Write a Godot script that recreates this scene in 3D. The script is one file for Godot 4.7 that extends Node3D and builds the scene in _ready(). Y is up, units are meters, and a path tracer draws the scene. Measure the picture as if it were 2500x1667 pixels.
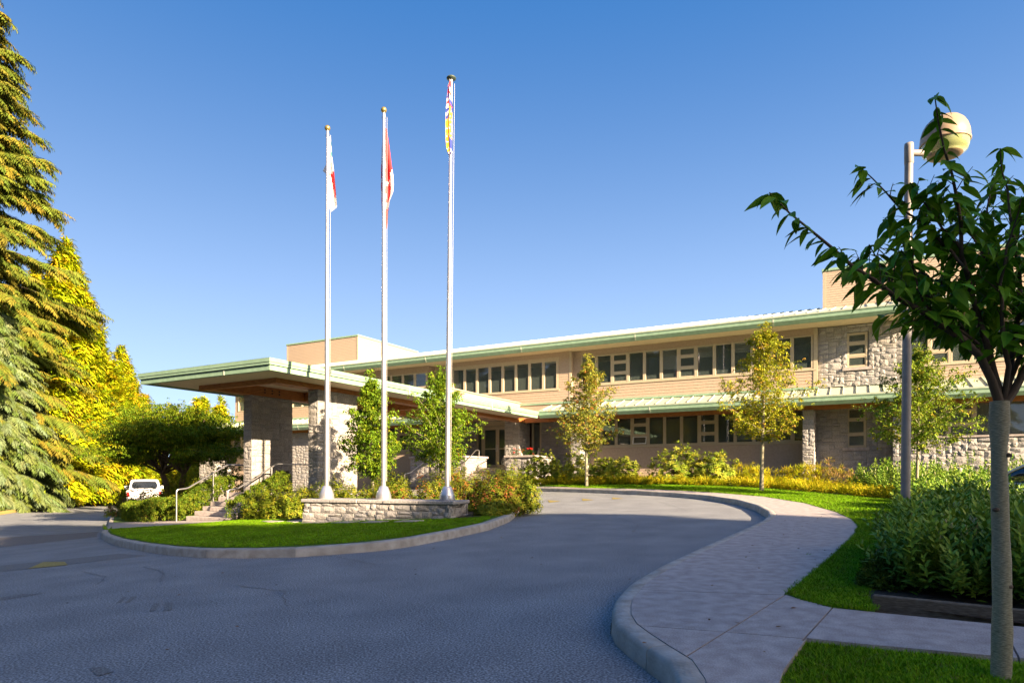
extends Node3D
# Metres, y up. y = 0 is the height of the photographer's eye; x runs along the office facade, z comes out of it.

const SUN := Vector3(1.0, 0.37, 0.30)
const TAN_SOFFIT := 2.98
var names := {}
var M := {}
var rng := RandomNumberGenerator.new()

# ---------------------------------------------------------------- naming and adding

func numbered(parent: Node, called: String) -> String:
	var key := str(parent.get_instance_id()) + called
	var n: int = names.get(key, 0)
	names[key] = n + 1
	return called if n == 0 else "%s_%03d" % [called, n]

func tag(o: Node, label := "", category := "", group := "", kind := "") -> Node:
	if label: o.set_meta("label", label)
	if category: o.set_meta("category", category)
	if group: o.set_meta("group", group)
	if kind: o.set_meta("kind", kind)
	return o

func thing(called: String, label: String, category: String, at := Vector3.ZERO, group := "", turn := 0.0) -> Node3D:
	var o := Node3D.new()
	o.name = numbered(self, called)
	add_child(o)
	o.position = at
	o.rotation.y = turn
	tag(o, label, category, group)
	return o

func put(called: String, mesh: Mesh, m: Material, parent: Node, x := Transform3D.IDENTITY, kind := "") -> MeshInstance3D:
	var o := MeshInstance3D.new()
	o.mesh = mesh
	o.material_override = m
	o.name = numbered(parent, called)
	parent.add_child(o)
	var off := Vector3.ZERO
	if parent != self and parent.get_parent() == self:
		off = parent.position
		if parent.rotation.y != 0.0: off = Vector3.ZERO
	elif parent != self and parent.get_parent().get_parent() == self and parent is MeshInstance3D:
		off = parent.position + parent.get_parent().position
		if parent.get_parent().rotation.y != 0.0: off = parent.position
	o.transform = Transform3D(x.basis, x.origin - off)
	if kind: o.set_meta("kind", kind)
	return o

func obj(called: String, st: SurfaceTool, m: Material, parent: Node = self, kind := "") -> MeshInstance3D:
	st.generate_normals()
	return put(called, st.commit(), m, parent, Transform3D.IDENTITY, kind)

func scatter(called: String, mesh: Mesh, m: Material, xs: Array, tints: Array, parent: Node, kind := "stuff") -> MultiMeshInstance3D:
	var mm := MultiMesh.new()
	mm.transform_format = MultiMesh.TRANSFORM_3D
	mm.use_colors = true
	mm.mesh = mesh
	mm.instance_count = xs.size()
	for i in xs.size():
		mm.set_instance_transform(i, xs[i])
		mm.set_instance_color(i, tints[i])
	var o := MultiMeshInstance3D.new()
	o.multimesh = mm
	o.material_override = m
	o.name = numbered(parent, called)
	parent.add_child(o)
	if parent != self and parent.get_parent() == self: o.position = -parent.position
	if kind: o.set_meta("kind", kind)
	return o

# ---------------------------------------------------------------- mesh helpers

func mb() -> SurfaceTool:
	var st := SurfaceTool.new()
	st.begin(Mesh.PRIMITIVE_TRIANGLES)
	return st

func done(st: SurfaceTool) -> ArrayMesh:
	st.generate_normals()
	return st.commit()

func tri(st: SurfaceTool, a: Vector3, b: Vector3, c: Vector3, mid: Vector3) -> void:
	# clockwise as seen from outside; mid lies inside the shape
	var n := (a - c).cross(a - b)
	st.add_vertex(a)
	if n.dot((a + b + c) / 3.0 - mid) >= 0.0:
		st.add_vertex(b); st.add_vertex(c)
	else:
		st.add_vertex(c); st.add_vertex(b)

func quad(st: SurfaceTool, a: Vector3, b: Vector3, c: Vector3, d: Vector3, mid: Vector3) -> void:
	tri(st, a, b, c, mid); tri(st, a, c, d, mid)

func bx(st: SurfaceTool, lo: Vector3, hi: Vector3, b := 0.0, t := Transform3D.IDENTITY) -> void:
	st.set_smooth_group(-1)
	var mid := t * ((lo + hi) * 0.5)
	var P := func(s: Vector3, ax: int) -> Vector3:
		var p := Vector3(hi.x if s.x > 0 else lo.x, hi.y if s.y > 0 else lo.y, hi.z if s.z > 0 else lo.z)
		for k in 3:
			if k != ax: p[k] -= s[k] * b
		return t * p
	for ax in 3:
		var u := (ax + 1) % 3
		var v := (ax + 2) % 3
		for sg in [-1.0, 1.0]:
			var q := []
			for uv in [[-1.0, -1.0], [1.0, -1.0], [1.0, 1.0], [-1.0, 1.0]]:
				var s := Vector3.ZERO
				s[ax] = sg; s[u] = uv[0]; s[v] = uv[1]
				q.append(P.call(s, ax))
			quad(st, q[0], q[1], q[2], q[3], mid)
	if b <= 0.0: return
	for ax in 3:
		var u := (ax + 1) % 3
		var v := (ax + 2) % 3
		for su in [-1.0, 1.0]:
			for sv in [-1.0, 1.0]:
				var s0 := Vector3.ZERO
				s0[u] = su; s0[v] = sv; s0[ax] = -1.0
				var s1 := s0
				s1[ax] = 1.0
				quad(st, P.call(s0, u), P.call(s1, u), P.call(s1, v), P.call(s0, v), mid)
	for sx in [-1.0, 1.0]:
		for sy in [-1.0, 1.0]:
			for sz in [-1.0, 1.0]:
				var s := Vector3(sx, sy, sz)
				tri(st, P.call(s, 0), P.call(s, 1), P.call(s, 2), mid)

func tube(st: SurfaceTool, pts: Array, radii: Array, sides := 8, cap := true) -> void:
	st.set_smooth_group(1)
	var rings := []
	var up := Vector3(0.31, 0.17, 0.93).normalized()
	for i in pts.size():
		var d: Vector3 = (pts[mini(i + 1, pts.size() - 1)] - pts[maxi(i - 1, 0)]).normalized()
		var a := d.cross(up)
		if a.length() < 0.05: a = d.cross(Vector3(1, 0, 0))
		a = a.normalized()
		var b := d.cross(a).normalized()
		up = -a.cross(d).normalized() if false else up
		var ring := []
		for k in sides:
			var w := TAU * k / sides
			ring.append(pts[i] + (a * cos(w) + b * sin(w)) * radii[i])
		rings.append(ring)
	for i in pts.size() - 1:
		var mid: Vector3 = (pts[i] + pts[i + 1]) * 0.5
		for k in sides:
			var l := (k + 1) % sides
			quad(st, rings[i][k], rings[i][l], rings[i + 1][l], rings[i + 1][k], mid)
	if cap:
		st.set_smooth_group(-1)
		for e in [0, pts.size() - 1]:
			var inner: Vector3 = pts[1] if e == 0 else pts[pts.size() - 2]
			for k in sides:
				tri(st, pts[e], rings[e][k], rings[e][(k + 1) % sides], inner)

func lathe(st: SurfaceTool, at: Vector3, prof: Array, sides := 24, smooth := true) -> void:
	# prof: [radius, height] from bottom to top
	st.set_smooth_group(2 if smooth else -1)
	for i in prof.size() - 1:
		for k in sides:
			var a := TAU * k / sides
			var b := TAU * (k + 1) / sides
			var p0: Array = prof[i]
			var p1: Array = prof[i + 1]
			var m := at + Vector3(0, (p0[1] + p1[1]) * 0.5 - (p1[0] - p0[0]) * 0.0, 0)
			if absf(p1[1] - p0[1]) < 0.002: m.y += -0.05 if i >= prof.size() / 2 else 0.05
			var A := at + Vector3(cos(a) * p0[0], p0[1], sin(a) * p0[0])
			var B := at + Vector3(cos(b) * p0[0], p0[1], sin(b) * p0[0])
			var C := at + Vector3(cos(b) * p1[0], p1[1], sin(b) * p1[0])
			var D := at + Vector3(cos(a) * p1[0], p1[1], sin(a) * p1[0])
			if p0[0] > 0.0005: tri(st, A, B, C if p1[0] > 0.0005 else at + Vector3(0, p1[1], 0), m)
			if p1[0] > 0.0005: tri(st, A if p0[0] > 0.0005 else at + Vector3(0, p0[1], 0), C, D, m)

func extrude_x(st: SurfaceTool, zy: Array, x0: float, x1: float) -> void:
	# profile of Vector2(z, y), closed, extruded along x
	st.set_smooth_group(-1)
	var n := zy.size()
	var poly := PackedVector2Array(zy)
	var ccw := not Geometry2D.is_polygon_clockwise(poly)
	for i in n:
		var p: Vector2 = zy[i]
		var q: Vector2 = zy[(i + 1) % n]
		var e := (q - p).normalized()
		var out2 := Vector2(e.y, -e.x) if not ccw else Vector2(-e.y, e.x)
		if Geometry2D.is_point_in_polygon((p + q) * 0.5 + out2 * 0.001, poly): out2 = -out2
		var mid := Vector3((x0 + x1) * 0.5, (p.y + q.y) * 0.5 - out2.y * 0.05, (p.x + q.x) * 0.5 - out2.x * 0.05)
		quad(st, Vector3(x0, p.y, p.x), Vector3(x1, p.y, p.x), Vector3(x1, q.y, q.x), Vector3(x0, q.y, q.x), mid)
	var ids := Geometry2D.triangulate_polygon(poly)
	for i in range(0, ids.size(), 3):
		var a: Vector2 = zy[ids[i]]
		var b: Vector2 = zy[ids[i + 1]]
		var c: Vector2 = zy[ids[i + 2]]
		for x in [x0, x1]:
			tri(st, Vector3(x, a.y, a.x), Vector3(x, b.y, b.x), Vector3(x, c.y, c.x), Vector3((x0 + x1) * 0.5, a.y, a.x))

func extrude_z(st: SurfaceTool, xy: Array, z0: float, z1: float) -> void:
	var t := mb()
	# same as extrude_x with the roles of x and z exchanged
	st.set_smooth_group(-1)
	var n := xy.size()
	var poly := PackedVector2Array(xy)
	for i in n:
		var p: Vector2 = xy[i]
		var q: Vector2 = xy[(i + 1) % n]
		var e := (q - p).normalized()
		var out2 := Vector2(e.y, -e.x)
		if Geometry2D.is_point_in_polygon((p + q) * 0.5 + out2 * 0.001, poly): out2 = -out2
		var mid := Vector3((p.x + q.x) * 0.5 - out2.x * 0.05, (p.y + q.y) * 0.5 - out2.y * 0.05, (z0 + z1) * 0.5)
		quad(st, Vector3(p.x, p.y, z0), Vector3(p.x, p.y, z1), Vector3(q.x, q.y, z1), Vector3(q.x, q.y, z0), mid)
	var ids := Geometry2D.triangulate_polygon(poly)
	for i in range(0, ids.size(), 3):
		var a: Vector2 = xy[ids[i]]
		var b: Vector2 = xy[ids[i + 1]]
		var c: Vector2 = xy[ids[i + 2]]
		for z in [z0, z1]:
			tri(st, Vector3(a.x, a.y, z), Vector3(b.x, b.y, z), Vector3(c.x, c.y, z), Vector3(a.x, a.y, (z0 + z1) * 0.5))

func curve(pts: Array, step: float, closed := false) -> Array:
	# Catmull-Rom through the points, resampled every STEP metres
	var c := Curve2D.new()
	var n := pts.size()
	for i in n:
		var a: Vector2 = pts[(i - 1 + n) % n] if closed else pts[maxi(i - 1, 0)]
		var b: Vector2 = pts[(i + 1) % n] if closed else pts[mini(i + 1, n - 1)]
		var h := (b - a) / 6.0
		var lim := minf(pts[i].distance_to(a) if a != pts[i] else 9e9, pts[i].distance_to(b) if b != pts[i] else 9e9) * 0.4
		if h.length() > lim: h = h.normalized() * lim
		c.add_point(pts[i], -h, h)
	if closed: c.add_point(pts[0], -((pts[1] - pts[n - 1]) / 6.0), Vector2.ZERO)
	var out := []
	var k := maxi(2, int(c.get_baked_length() / step))
	for i in (k if closed else k + 1):
		out.append(c.sample_baked(c.get_baked_length() * i / k))
	return out

func T(x: float, z: float) -> float:
	# the road's height: it climbs from the lower drive on the left to the entrance
	var a := clampf(x, -28, 20) / 20.0
	var b := clampf(z, -3, 30) / 20.0
	return -0.3474 + 0.624 * a - 1.7224 * b - 1.1889 * a * a + 1.3277 * a * b + 0.5664 * b * b - 0.6535 * a * a * a + 1.2752 * a * a * b - 1.1048 * a * b * b

func G(x: float, z: float, off := 0.0) -> Vector3:
	return Vector3(x, T(x, z) + off, z)

func sheet(st: SurfaceTool, poly: Array, off: float, cell := 0.8, skirt := 0.0) -> void:
	st.set_smooth_group(1)
	var P := PackedVector2Array(poly)
	var lo: Vector2 = poly[0]
	var hi: Vector2 = poly[0]
	for p in poly:
		lo = lo.min(p); hi = hi.max(p)
	var i := floori(lo.x / cell)
	while i * cell < hi.x:
		var j := floori(lo.y / cell)
		while j * cell < hi.y:
			var a := Vector2(i * cell, j * cell)
			var sq := PackedVector2Array([a, a + Vector2(cell, 0), a + Vector2(cell, cell), a + Vector2(0, cell)])
			for piece in Geometry2D.intersect_polygons(sq, P):
				var ids := Geometry2D.triangulate_polygon(piece)
				for k in range(0, ids.size(), 3):
					var q := []
					for m in 3:
						var v: Vector2 = piece[ids[k + m]]
						q.append(G(v.x, v.y, off))
					tri(st, q[0], q[1], q[2], q[0] - Vector3(0, 1, 0))
			j += 1
		i += 1
	if skirt > 0.0:
		st.set_smooth_group(-1)
		var n := poly.size()
		for k in n:
			var p: Vector2 = poly[k]
			var q: Vector2 = poly[(k + 1) % n]
			var e := (q - p).normalized()
			var o2 := Vector2(e.y, -e.x)
			if Geometry2D.is_point_in_polygon((p + q) * 0.5 + o2 * 0.005, P): o2 = -o2
			var mid := G(p.x, p.y, off - skirt * 0.5) - Vector3(o2.x, 0, o2.y)
			quad(st, G(p.x, p.y, off), G(q.x, q.y, off), G(q.x, q.y, off - skirt), G(p.x, p.y, off - skirt), mid)

# ---------------------------------------------------------------- materials

func lin(r: float, g: float, b: float) -> Color:
	return Color(r, g, b).linear_to_srgb()

func noise_tex(freq: float, octaves: int, c0: Color, c1: Color, sd: int, kind := 0, normal := 0.0, mid = null) -> NoiseTexture2D:
	var n := FastNoiseLite.new()
	n.seed = sd
	n.noise_type = FastNoiseLite.TYPE_CELLULAR if kind == 1 else FastNoiseLite.TYPE_SIMPLEX_SMOOTH
	n.frequency = freq
	n.fractal_octaves = octaves
	if kind == 2: n.fractal_type = FastNoiseLite.FRACTAL_RIDGED
	var t := NoiseTexture2D.new()
	t.width = 512; t.height = 512
	t.seamless = true
	t.noise = n
	if normal > 0.0:
		t.as_normal_map = true
		t.bump_strength = normal
	else:
		var g := Gradient.new()
		g.set_color(0, c0); g.set_color(1, c1)
		if mid != null: g.add_point(0.5, mid)
		t.color_ramp = g
	return t

func mat(c: Color, rough := 0.7, metal := 0.0) -> StandardMaterial3D:
	var m := StandardMaterial3D.new()
	m.albedo_color = c
	m.roughness = rough
	m.metallic = metal
	return m

func tri_mat(c: Color, rough: float, tex: Texture2D, scale: float, normal: Texture2D = null, nscale := 0.6) -> StandardMaterial3D:
	var m := mat(c, rough)
	m.albedo_texture = tex
	m.uv1_triplanar = true
	m.uv1_world_triplanar = true
	m.uv1_scale = Vector3(scale, scale, scale)
	if normal:
		m.normal_enabled = true
		m.normal_texture = normal
		m.normal_scale = nscale
	return m

func leaf_mat(c: Color, back: Color, rough := 0.55) -> StandardMaterial3D:
	var m := mat(c, rough)
	m.vertex_color_use_as_albedo = true
	m.backlight_enabled = true
	m.backlight = back
	m.metallic_specular = 0.2
	m.cull_mode = BaseMaterial3D.CULL_DISABLED
	return m

func make_materials() -> void:
	var W := Color.WHITE
	var fine := noise_tex(0.12, 4, Color(0.72, 0.72, 0.72), W, 3)
	var speck := noise_tex(0.11, 4, Color(0.3, 0.3, 0.3), W, 5)
	var blotch := noise_tex(0.012, 6, Color(0.84, 0.84, 0.85), W, 7)
	var rockn := noise_tex(0.03, 5, W, W, 11, 0, 6.0)
	var finen := noise_tex(0.15, 4, W, W, 13, 0, 5.0)
	# asphalt: coarse patches below, aggregate above
	M.asphalt = tri_mat(lin(0.62, 0.66, 0.69), 0.9, speck, 0.75, finen, 0.35)
	M.asphalt.detail_enabled = true
	M.asphalt.detail_albedo = blotch
	M.asphalt.detail_blend_mode = BaseMaterial3D.BLEND_MODE_MUL
	M.asphalt.detail_uv_layer = BaseMaterial3D.DETAIL_UV_2
	M.asphalt.uv2_triplanar = true
	M.asphalt.uv2_world_triplanar = true
	M.asphalt.uv2_scale = Vector3(0.13, 0.13, 0.13)
	M.tar = tri_mat(lin(0.38, 0.39, 0.40), 0.85, speck, 0.8, finen, 0.4)
	M.pale_band = tri_mat(lin(0.36, 0.34, 0.34), 0.85, speck, 0.7, finen, 0.4)
	M.concrete = tri_mat(lin(0.69, 0.63, 0.60), 0.9, speck.duplicate() if false else fine, 1.1, finen, 0.18)
	M.concrete.detail_enabled = true
	M.concrete.detail_albedo = noise_tex(0.035, 5, Color(0.8, 0.78, 0.77), W, 17)
	M.concrete.detail_blend_mode = BaseMaterial3D.BLEND_MODE_MUL
	M.concrete.detail_uv_layer = BaseMaterial3D.DETAIL_UV_2
	M.concrete.uv2_triplanar = true
	M.concrete.uv2_world_triplanar = true
	M.concrete.uv2_scale = Vector3(0.28, 0.28, 0.28)
	M.kerb = tri_mat(lin(0.50, 0.49, 0.465), 0.9, noise_tex(0.02, 5, Color(0.72, 0.70, 0.66), W, 19), 0.35, finen, 0.2)
	M.groove = mat(lin(0.12, 0.11, 0.11), 0.9)
	M.soil = tri_mat(lin(0.085, 0.055, 0.035), 0.95, speck, 0.8, rockn, 1.0)
	M.lawn = tri_mat(lin(0.11, 0.22, 0.008), 0.95, noise_tex(0.05, 4, Color(0.6, 0.62, 0.5), W, 23), 0.5, finen, 0.8)
	M.bank = tri_mat(lin(0.10, 0.085, 0.03), 0.95, fine, 0.3, rockn, 0.8)
	M.yellow_paint = tri_mat(lin(0.50, 0.42, 0.12), 0.7, noise_tex(0.05, 4, Color(0.55, 0.5, 0.4), W, 27), 0.8)
	M.yellow_kerb = tri_mat(lin(0.55, 0.42, 0.12), 0.8, fine, 0.5)
	# stone in four tones, one grain
	var grain := noise_tex(0.045, 5, Color(0.62, 0.62, 0.63), W, 31)
	M.stone = []
	for s in [Vector3(0.52, 0.50, 0.465), Vector3(0.58, 0.555, 0.52), Vector3(0.47, 0.455, 0.43), Vector3(0.54, 0.51, 0.46), Vector3(0.50, 0.49, 0.475)]:
		M.stone.append(tri_mat(lin(s.x, s.y, s.z), 0.9, grain, 0.9, rockn, 0.7))
	M.mortar = tri_mat(lin(0.26, 0.25, 0.235), 0.95, fine, 0.9)
	M.siding = tri_mat(lin(0.47, 0.365, 0.27), 0.65, noise_tex(0.05, 4, Color(0.9, 0.9, 0.9), W, 37), 0.3)
	M.trim = tri_mat(lin(0.50, 0.425, 0.30), 0.6, noise_tex(0.05, 3, Color(0.92, 0.92, 0.92), W, 39), 0.3)
	M.soffit = tri_mat(lin(0.66, 0.54, 0.36), 0.7, noise_tex(0.04, 3, Color(0.92, 0.92, 0.92), W, 41), 0.3)
	M.green = tri_mat(lin(0.27, 0.41, 0.29), 0.45, noise_tex(0.03, 4, Color(0.88, 0.9, 0.88), W, 43), 0.25)
	M.roof = tri_mat(lin(0.50, 0.56, 0.44), 0.45, noise_tex(0.03, 4, Color(0.88, 0.88, 0.88), W, 45), 0.25)
	M.timber = StandardMaterial3D.new()
	M.timber = tri_mat(lin(0.55, 0.235, 0.06), 0.55, noise_tex(0.03, 5, Color(0.62, 0.55, 0.5), W, 47), 0.0)
	M.timber.uv1_scale = Vector3(0.25, 3.0, 0.25)
	M.glass = mat(Color(0.55, 0.62, 0.6, 0.12), 0.02)
	M.glass.transparency = BaseMaterial3D.TRANSPARENCY_ALPHA
	M.glass.metallic_specular = 0.5
	M.blind = mat(lin(0.42, 0.42, 0.34), 0.6)
	M.inside = mat(lin(0.10, 0.09, 0.075), 0.9)
	M.steel = mat(lin(0.62, 0.62, 0.62), 0.28, 0.9)
	M.alu = tri_mat(lin(0.72, 0.72, 0.74), 0.33, noise_tex(0.02, 3, Color(0.85, 0.85, 0.86), W, 49), 0.4)
	M.alu.metallic = 0.75
	M.gold = mat(lin(0.42, 0.32, 0.10), 0.35, 0.7)
	M.darkgreen = mat(lin(0.05, 0.075, 0.055), 0.5)
	M.lamp_post = tri_mat(lin(0.30, 0.275, 0.25), 0.5, noise_tex(0.03, 3, Color(0.88, 0.88, 0.88), W, 51), 0.4)
	M.lamp_shell = mat(lin(0.36, 0.265, 0.17), 0.4)
	M.lamp_lens = mat(Color(0.75, 0.8, 0.55, 0.35), 0.1)
	M.lamp_lens.transparency = BaseMaterial3D.TRANSPARENCY_ALPHA
	M.black = mat(lin(0.02, 0.02, 0.02), 0.6)
	M.bolt = mat(lin(0.06, 0.035, 0.02), 0.5, 0.3)
	M.bark = tri_mat(lin(0.20, 0.145, 0.10), 0.9, noise_tex(0.05, 5, Color(0.5, 0.48, 0.45), W, 53), 1.5, rockn, 1.0)
	M.bark.uv1_scale = Vector3(2.0, 0.7, 2.0)
	M.pale_bark = tri_mat(lin(0.56, 0.54, 0.40), 0.7, noise_tex(0.045, 4, Color(0.38, 0.36, 0.28), W, 55), 1.0, finen, 0.5)
	M.pale_bark.uv1_scale = Vector3(1.5, 9.0, 1.5)
	M.twig = mat(lin(0.075, 0.05, 0.032), 0.8)
	M.white_car = mat(lin(0.75, 0.75, 0.75), 0.25); M.white_car.clearcoat_enabled = true
	M.silver_car = mat(lin(0.50, 0.51, 0.54), 0.3, 0.2); M.silver_car.clearcoat_enabled = true
	M.black_car = mat(lin(0.015, 0.018, 0.025), 0.15); M.black_car.clearcoat_enabled = true
	M.car_glass = mat(lin(0.015, 0.02, 0.03), 0.05); M.car_glass.metallic_specular = 0.8
	M.tyre = mat(lin(0.02, 0.02, 0.02), 0.9)
	M.red_lens = mat(lin(0.45, 0.02, 0.02), 0.2)
	M.wood_slat = tri_mat(lin(0.30, 0.12, 0.045), 0.6, noise_tex(0.04, 5, Color(0.6, 0.55, 0.5), W, 57), 1.0)
	M.wood_slat.uv1_scale = Vector3(3, 0.5, 3)
	M.grey_wood = tri_mat(lin(0.22, 0.185, 0.14), 0.85, noise_tex(0.04, 5, Color(0.6, 0.58, 0.55), W, 59), 1.0)
	M.grey_wood.uv1_scale = Vector3(0.6, 3, 0.6)
	M.white_paint = mat(lin(0.7, 0.7, 0.68), 0.6)
	M.cloth = mat(Color.WHITE, 0.8)
	M.cloth.vertex_color_use_as_albedo = true
	M.cloth.cull_mode = BaseMaterial3D.CULL_DISABLED
	M.cloth.backlight_enabled = true
	M.cloth.backlight = Color(0.25, 0.25, 0.25)
	M.rock = tri_mat(lin(0.30, 0.30, 0.31), 0.9, grain, 0.9, rockn, 1.0)
	M.petal = leaf_mat(lin(0.70, 0.03, 0.02), Color(0.3, 0.1, 0.1))
	M.leaf = leaf_mat(Color.WHITE, Color(0.55, 0.6, 0.25), 0.5)
	M.leaf_gloss = leaf_mat(Color.WHITE, Color(0.3, 0.36, 0.14), 0.5)
	M.leaf_gloss.metallic_specular = 0.35
	M.needle = leaf_mat(Color.WHITE, Color(0.25, 0.28, 0.1), 0.75)
	M.blade = leaf_mat(Color.WHITE, Color(0.45, 0.5, 0.15), 0.7)

# ---------------------------------------------------------------- stone walls

var stone_meshes := []

func make_stones() -> void:
	# split-faced blocks: unit boxes (x, y across the face, z out of it) with a broken front
	rng.seed = 101
	for v in 10:
		var st := mb()
		st.set_smooth_group(-1)
		var N := 4
		var g := []
		for j in N:
			var row := []
			for i in N:
				var e := (i == 0 or j == 0 or i == N - 1 or j == N - 1)
				var x := i / float(N - 1) - 0.5
				var y := j / float(N - 1) - 0.5
				if not e:
					x += rng.randf_range(-0.09, 0.09); y += rng.randf_range(-0.09, 0.09)
				row.append(Vector3(x, y, rng.randf_range(0.30, 0.55) if e else rng.randf_range(0.65, 1.05)))
			g.append(row)
		var mid := Vector3(0, 0, -0.5)
		for j in N - 1:
			for i in N - 1:
				var a: Vector3 = g[j][i]
				var b: Vector3 = g[j][i + 1]
				var c: Vector3 = g[j + 1][i + 1]
				var d: Vector3 = g[j + 1][i]
				if rng.randf() < 0.5: quad(st, a, b, c, d, mid)
				else: quad(st, b, c, d, a, mid)
		for k in N - 1:
			for s in [[g[0][k], g[0][k + 1]], [g[N - 1][k], g[N - 1][k + 1]], [g[k][0], g[k + 1][0]], [g[k][N - 1], g[k + 1][N - 1]]]:
				var p: Vector3 = s[0]
				var q: Vector3 = s[1]
				quad(st, p, q, Vector3(q.x, q.y, 0), Vector3(p.x, p.y, 0), Vector3(0, 0, 0.2))
		stone_meshes.append(done(st))

func ashlar(parent: Node, origin: Vector3, right: Vector3, out: Vector3, w: float, h: float, sd: int, holes := [], depth := 0.05, unit := 0.1, batter := 0.0) -> void:
	# random ashlar on a face: origin is its lower left corner
	rng.seed = sd
	var nx := maxi(1, roundi(w / unit))
	var ny := maxi(1, roundi(h / unit))
	var ux := w / nx
	var uy := h / ny
	var used := {}
	for hole in holes:
		for j in ny:
			for i in nx:
				var cx := (i + 0.5) * ux
				var cy := (j + 0.5) * uy
				if cx > hole.position.x and cx < hole.end.x and cy > hole.position.y and cy < hole.end.y: used[Vector2i(i, j)] = true
	for j in ny:
		for i in nx:
			if used.has(Vector2i(i, j)): continue
			var bh: int = [2, 2, 2, 1, 3, 2, 1][rng.randi() % 7]
			var bw: int = [2, 3, 4, 5, 3, 4][rng.randi() % 6] if bh > 1 else [3, 4, 5, 2][rng.randi() % 4]
			bh = mini(bh, ny - j)
			if ny - j - bh == 1 and bh < 3: bh += 0 if bh == 2 else 1
			var free := 0
			while free < bw and i + free < nx and not used.has(Vector2i(i + free, j)): free += 1
			if i + free < nx and not used.has(Vector2i(i + free, j)) and (i + free + 1 >= nx or used.has(Vector2i(i + free + 1, j))): free += 1
			bw = free
			var ok := true
			for y in range(1, bh):
				for x in bw:
					if used.has(Vector2i(i + x, j + y)): ok = false
			if not ok: bh = 1
			for y in bh:
				for x in bw: used[Vector2i(i + x, j + y)] = true
			var gap := 0.007
			var sx := bw * ux - gap
			var sy := bh * uy - gap
			var d := depth * rng.randf_range(0.75, 1.15)
			var c := origin + right * ((i + bw * 0.5) * ux) + Vector3(0, (j + bh * 0.5) * uy, 0) - out * batter * (j + bh * 0.5) * uy
			var flip := -1.0 if rng.randf() < 0.5 else 1.0
			var b := Basis(right * sx * flip, Vector3.UP * sy * flip, out * d)
			put("stone", stone_meshes[rng.randi() % stone_meshes.size()], M.stone[rng.randi() % 5], parent, Transform3D(b, c))

func stone_pillar(label: String, lo: Vector3, hi: Vector3, sd: int, group := "", faces := "frl") -> Node3D:
	# a square pier of split stone round a mortar core; faces: f(ront), r(ight), l(eft), b(ack)
	var t := thing("stone_pillar", label, "pillar", Vector3((lo.x + hi.x) * 0.5, lo.y, (lo.z + hi.z) * 0.5), group)
	var st := mb()
	var k := 0.035
	bx(st, lo + Vector3(k, 0, k), hi - Vector3(k, 0, k))
	obj("core", st, M.mortar, t)
	var h := hi.y - lo.y
	if "f" in faces: ashlar(t, Vector3(lo.x, lo.y, hi.z - k), Vector3(1, 0, 0), Vector3(0, 0, 1), hi.x - lo.x, h, sd)
	if "r" in faces: ashlar(t, Vector3(hi.x - k, lo.y, hi.z), Vector3(0, 0, -1), Vector3(1, 0, 0), hi.z - lo.z, h, sd + 1)
	if "l" in faces: ashlar(t, Vector3(lo.x + k, lo.y, lo.z), Vector3(0, 0, 1), Vector3(-1, 0, 0), hi.z - lo.z, h, sd + 2)
	if "b" in faces: ashlar(t, Vector3(hi.x, lo.y, lo.z + k), Vector3(-1, 0, 0), Vector3(0, 0, -1), hi.x - lo.x, h, sd + 3)
	return t

# ---------------------------------------------------------------- building pieces

var board_cache := {}

func board_mesh(length: float, height: float) -> ArrayMesh:
	var key := "%.2f_%.3f" % [length, height]
	if not board_cache.has(key):
		var st := mb()
		extrude_x(st, [Vector2(0.020, -0.006), Vector2(0.006, height), Vector2(-0.012, height), Vector2(-0.012, -0.006)], 0.0, length)
		board_cache[key] = done(st)
	return board_cache[key]

func siding(parent: Node, a: Vector3, right: Vector3, out: Vector3, w: float, h: float, pitch := 0.124) -> void:
	# lapped boards, one by one, from the lower left corner a
	var n := maxi(1, roundi(h / pitch))
	var p := h / n
	for k in n:
		put("siding_board", board_mesh(w, p), M.siding, parent, Transform3D(Basis(right, Vector3.UP, out), a + Vector3(0, k * p, 0)))

func slats(x0: float, x1: float, y0: float, y1: float, z: float) -> SurfaceTool:
	var st := mb()
	var y := y1
	while y > y0:
		st.set_smooth_group(-1)
		var mid := Vector3((x0 + x1) * 0.5, y, z)
		bx(st, Vector3(x0, y - 0.0015, z - 0.011), Vector3(x1, y + 0.0015, z + 0.011), 0.0, Transform3D(Basis(Vector3(1, 0, 0), 0.65), Vector3(0, y - y * cos(0.65) + z * sin(0.65), z - y * sin(0.65) - z * cos(0.65))))
		y -= 0.028
	bx(st, Vector3(x0, y1, z - 0.02), Vector3(x1, y1 + 0.035, z + 0.02))
	bx(st, Vector3(x0, y - 0.012, z - 0.014), Vector3(x1, y, z + 0.014))
	return st

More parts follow.
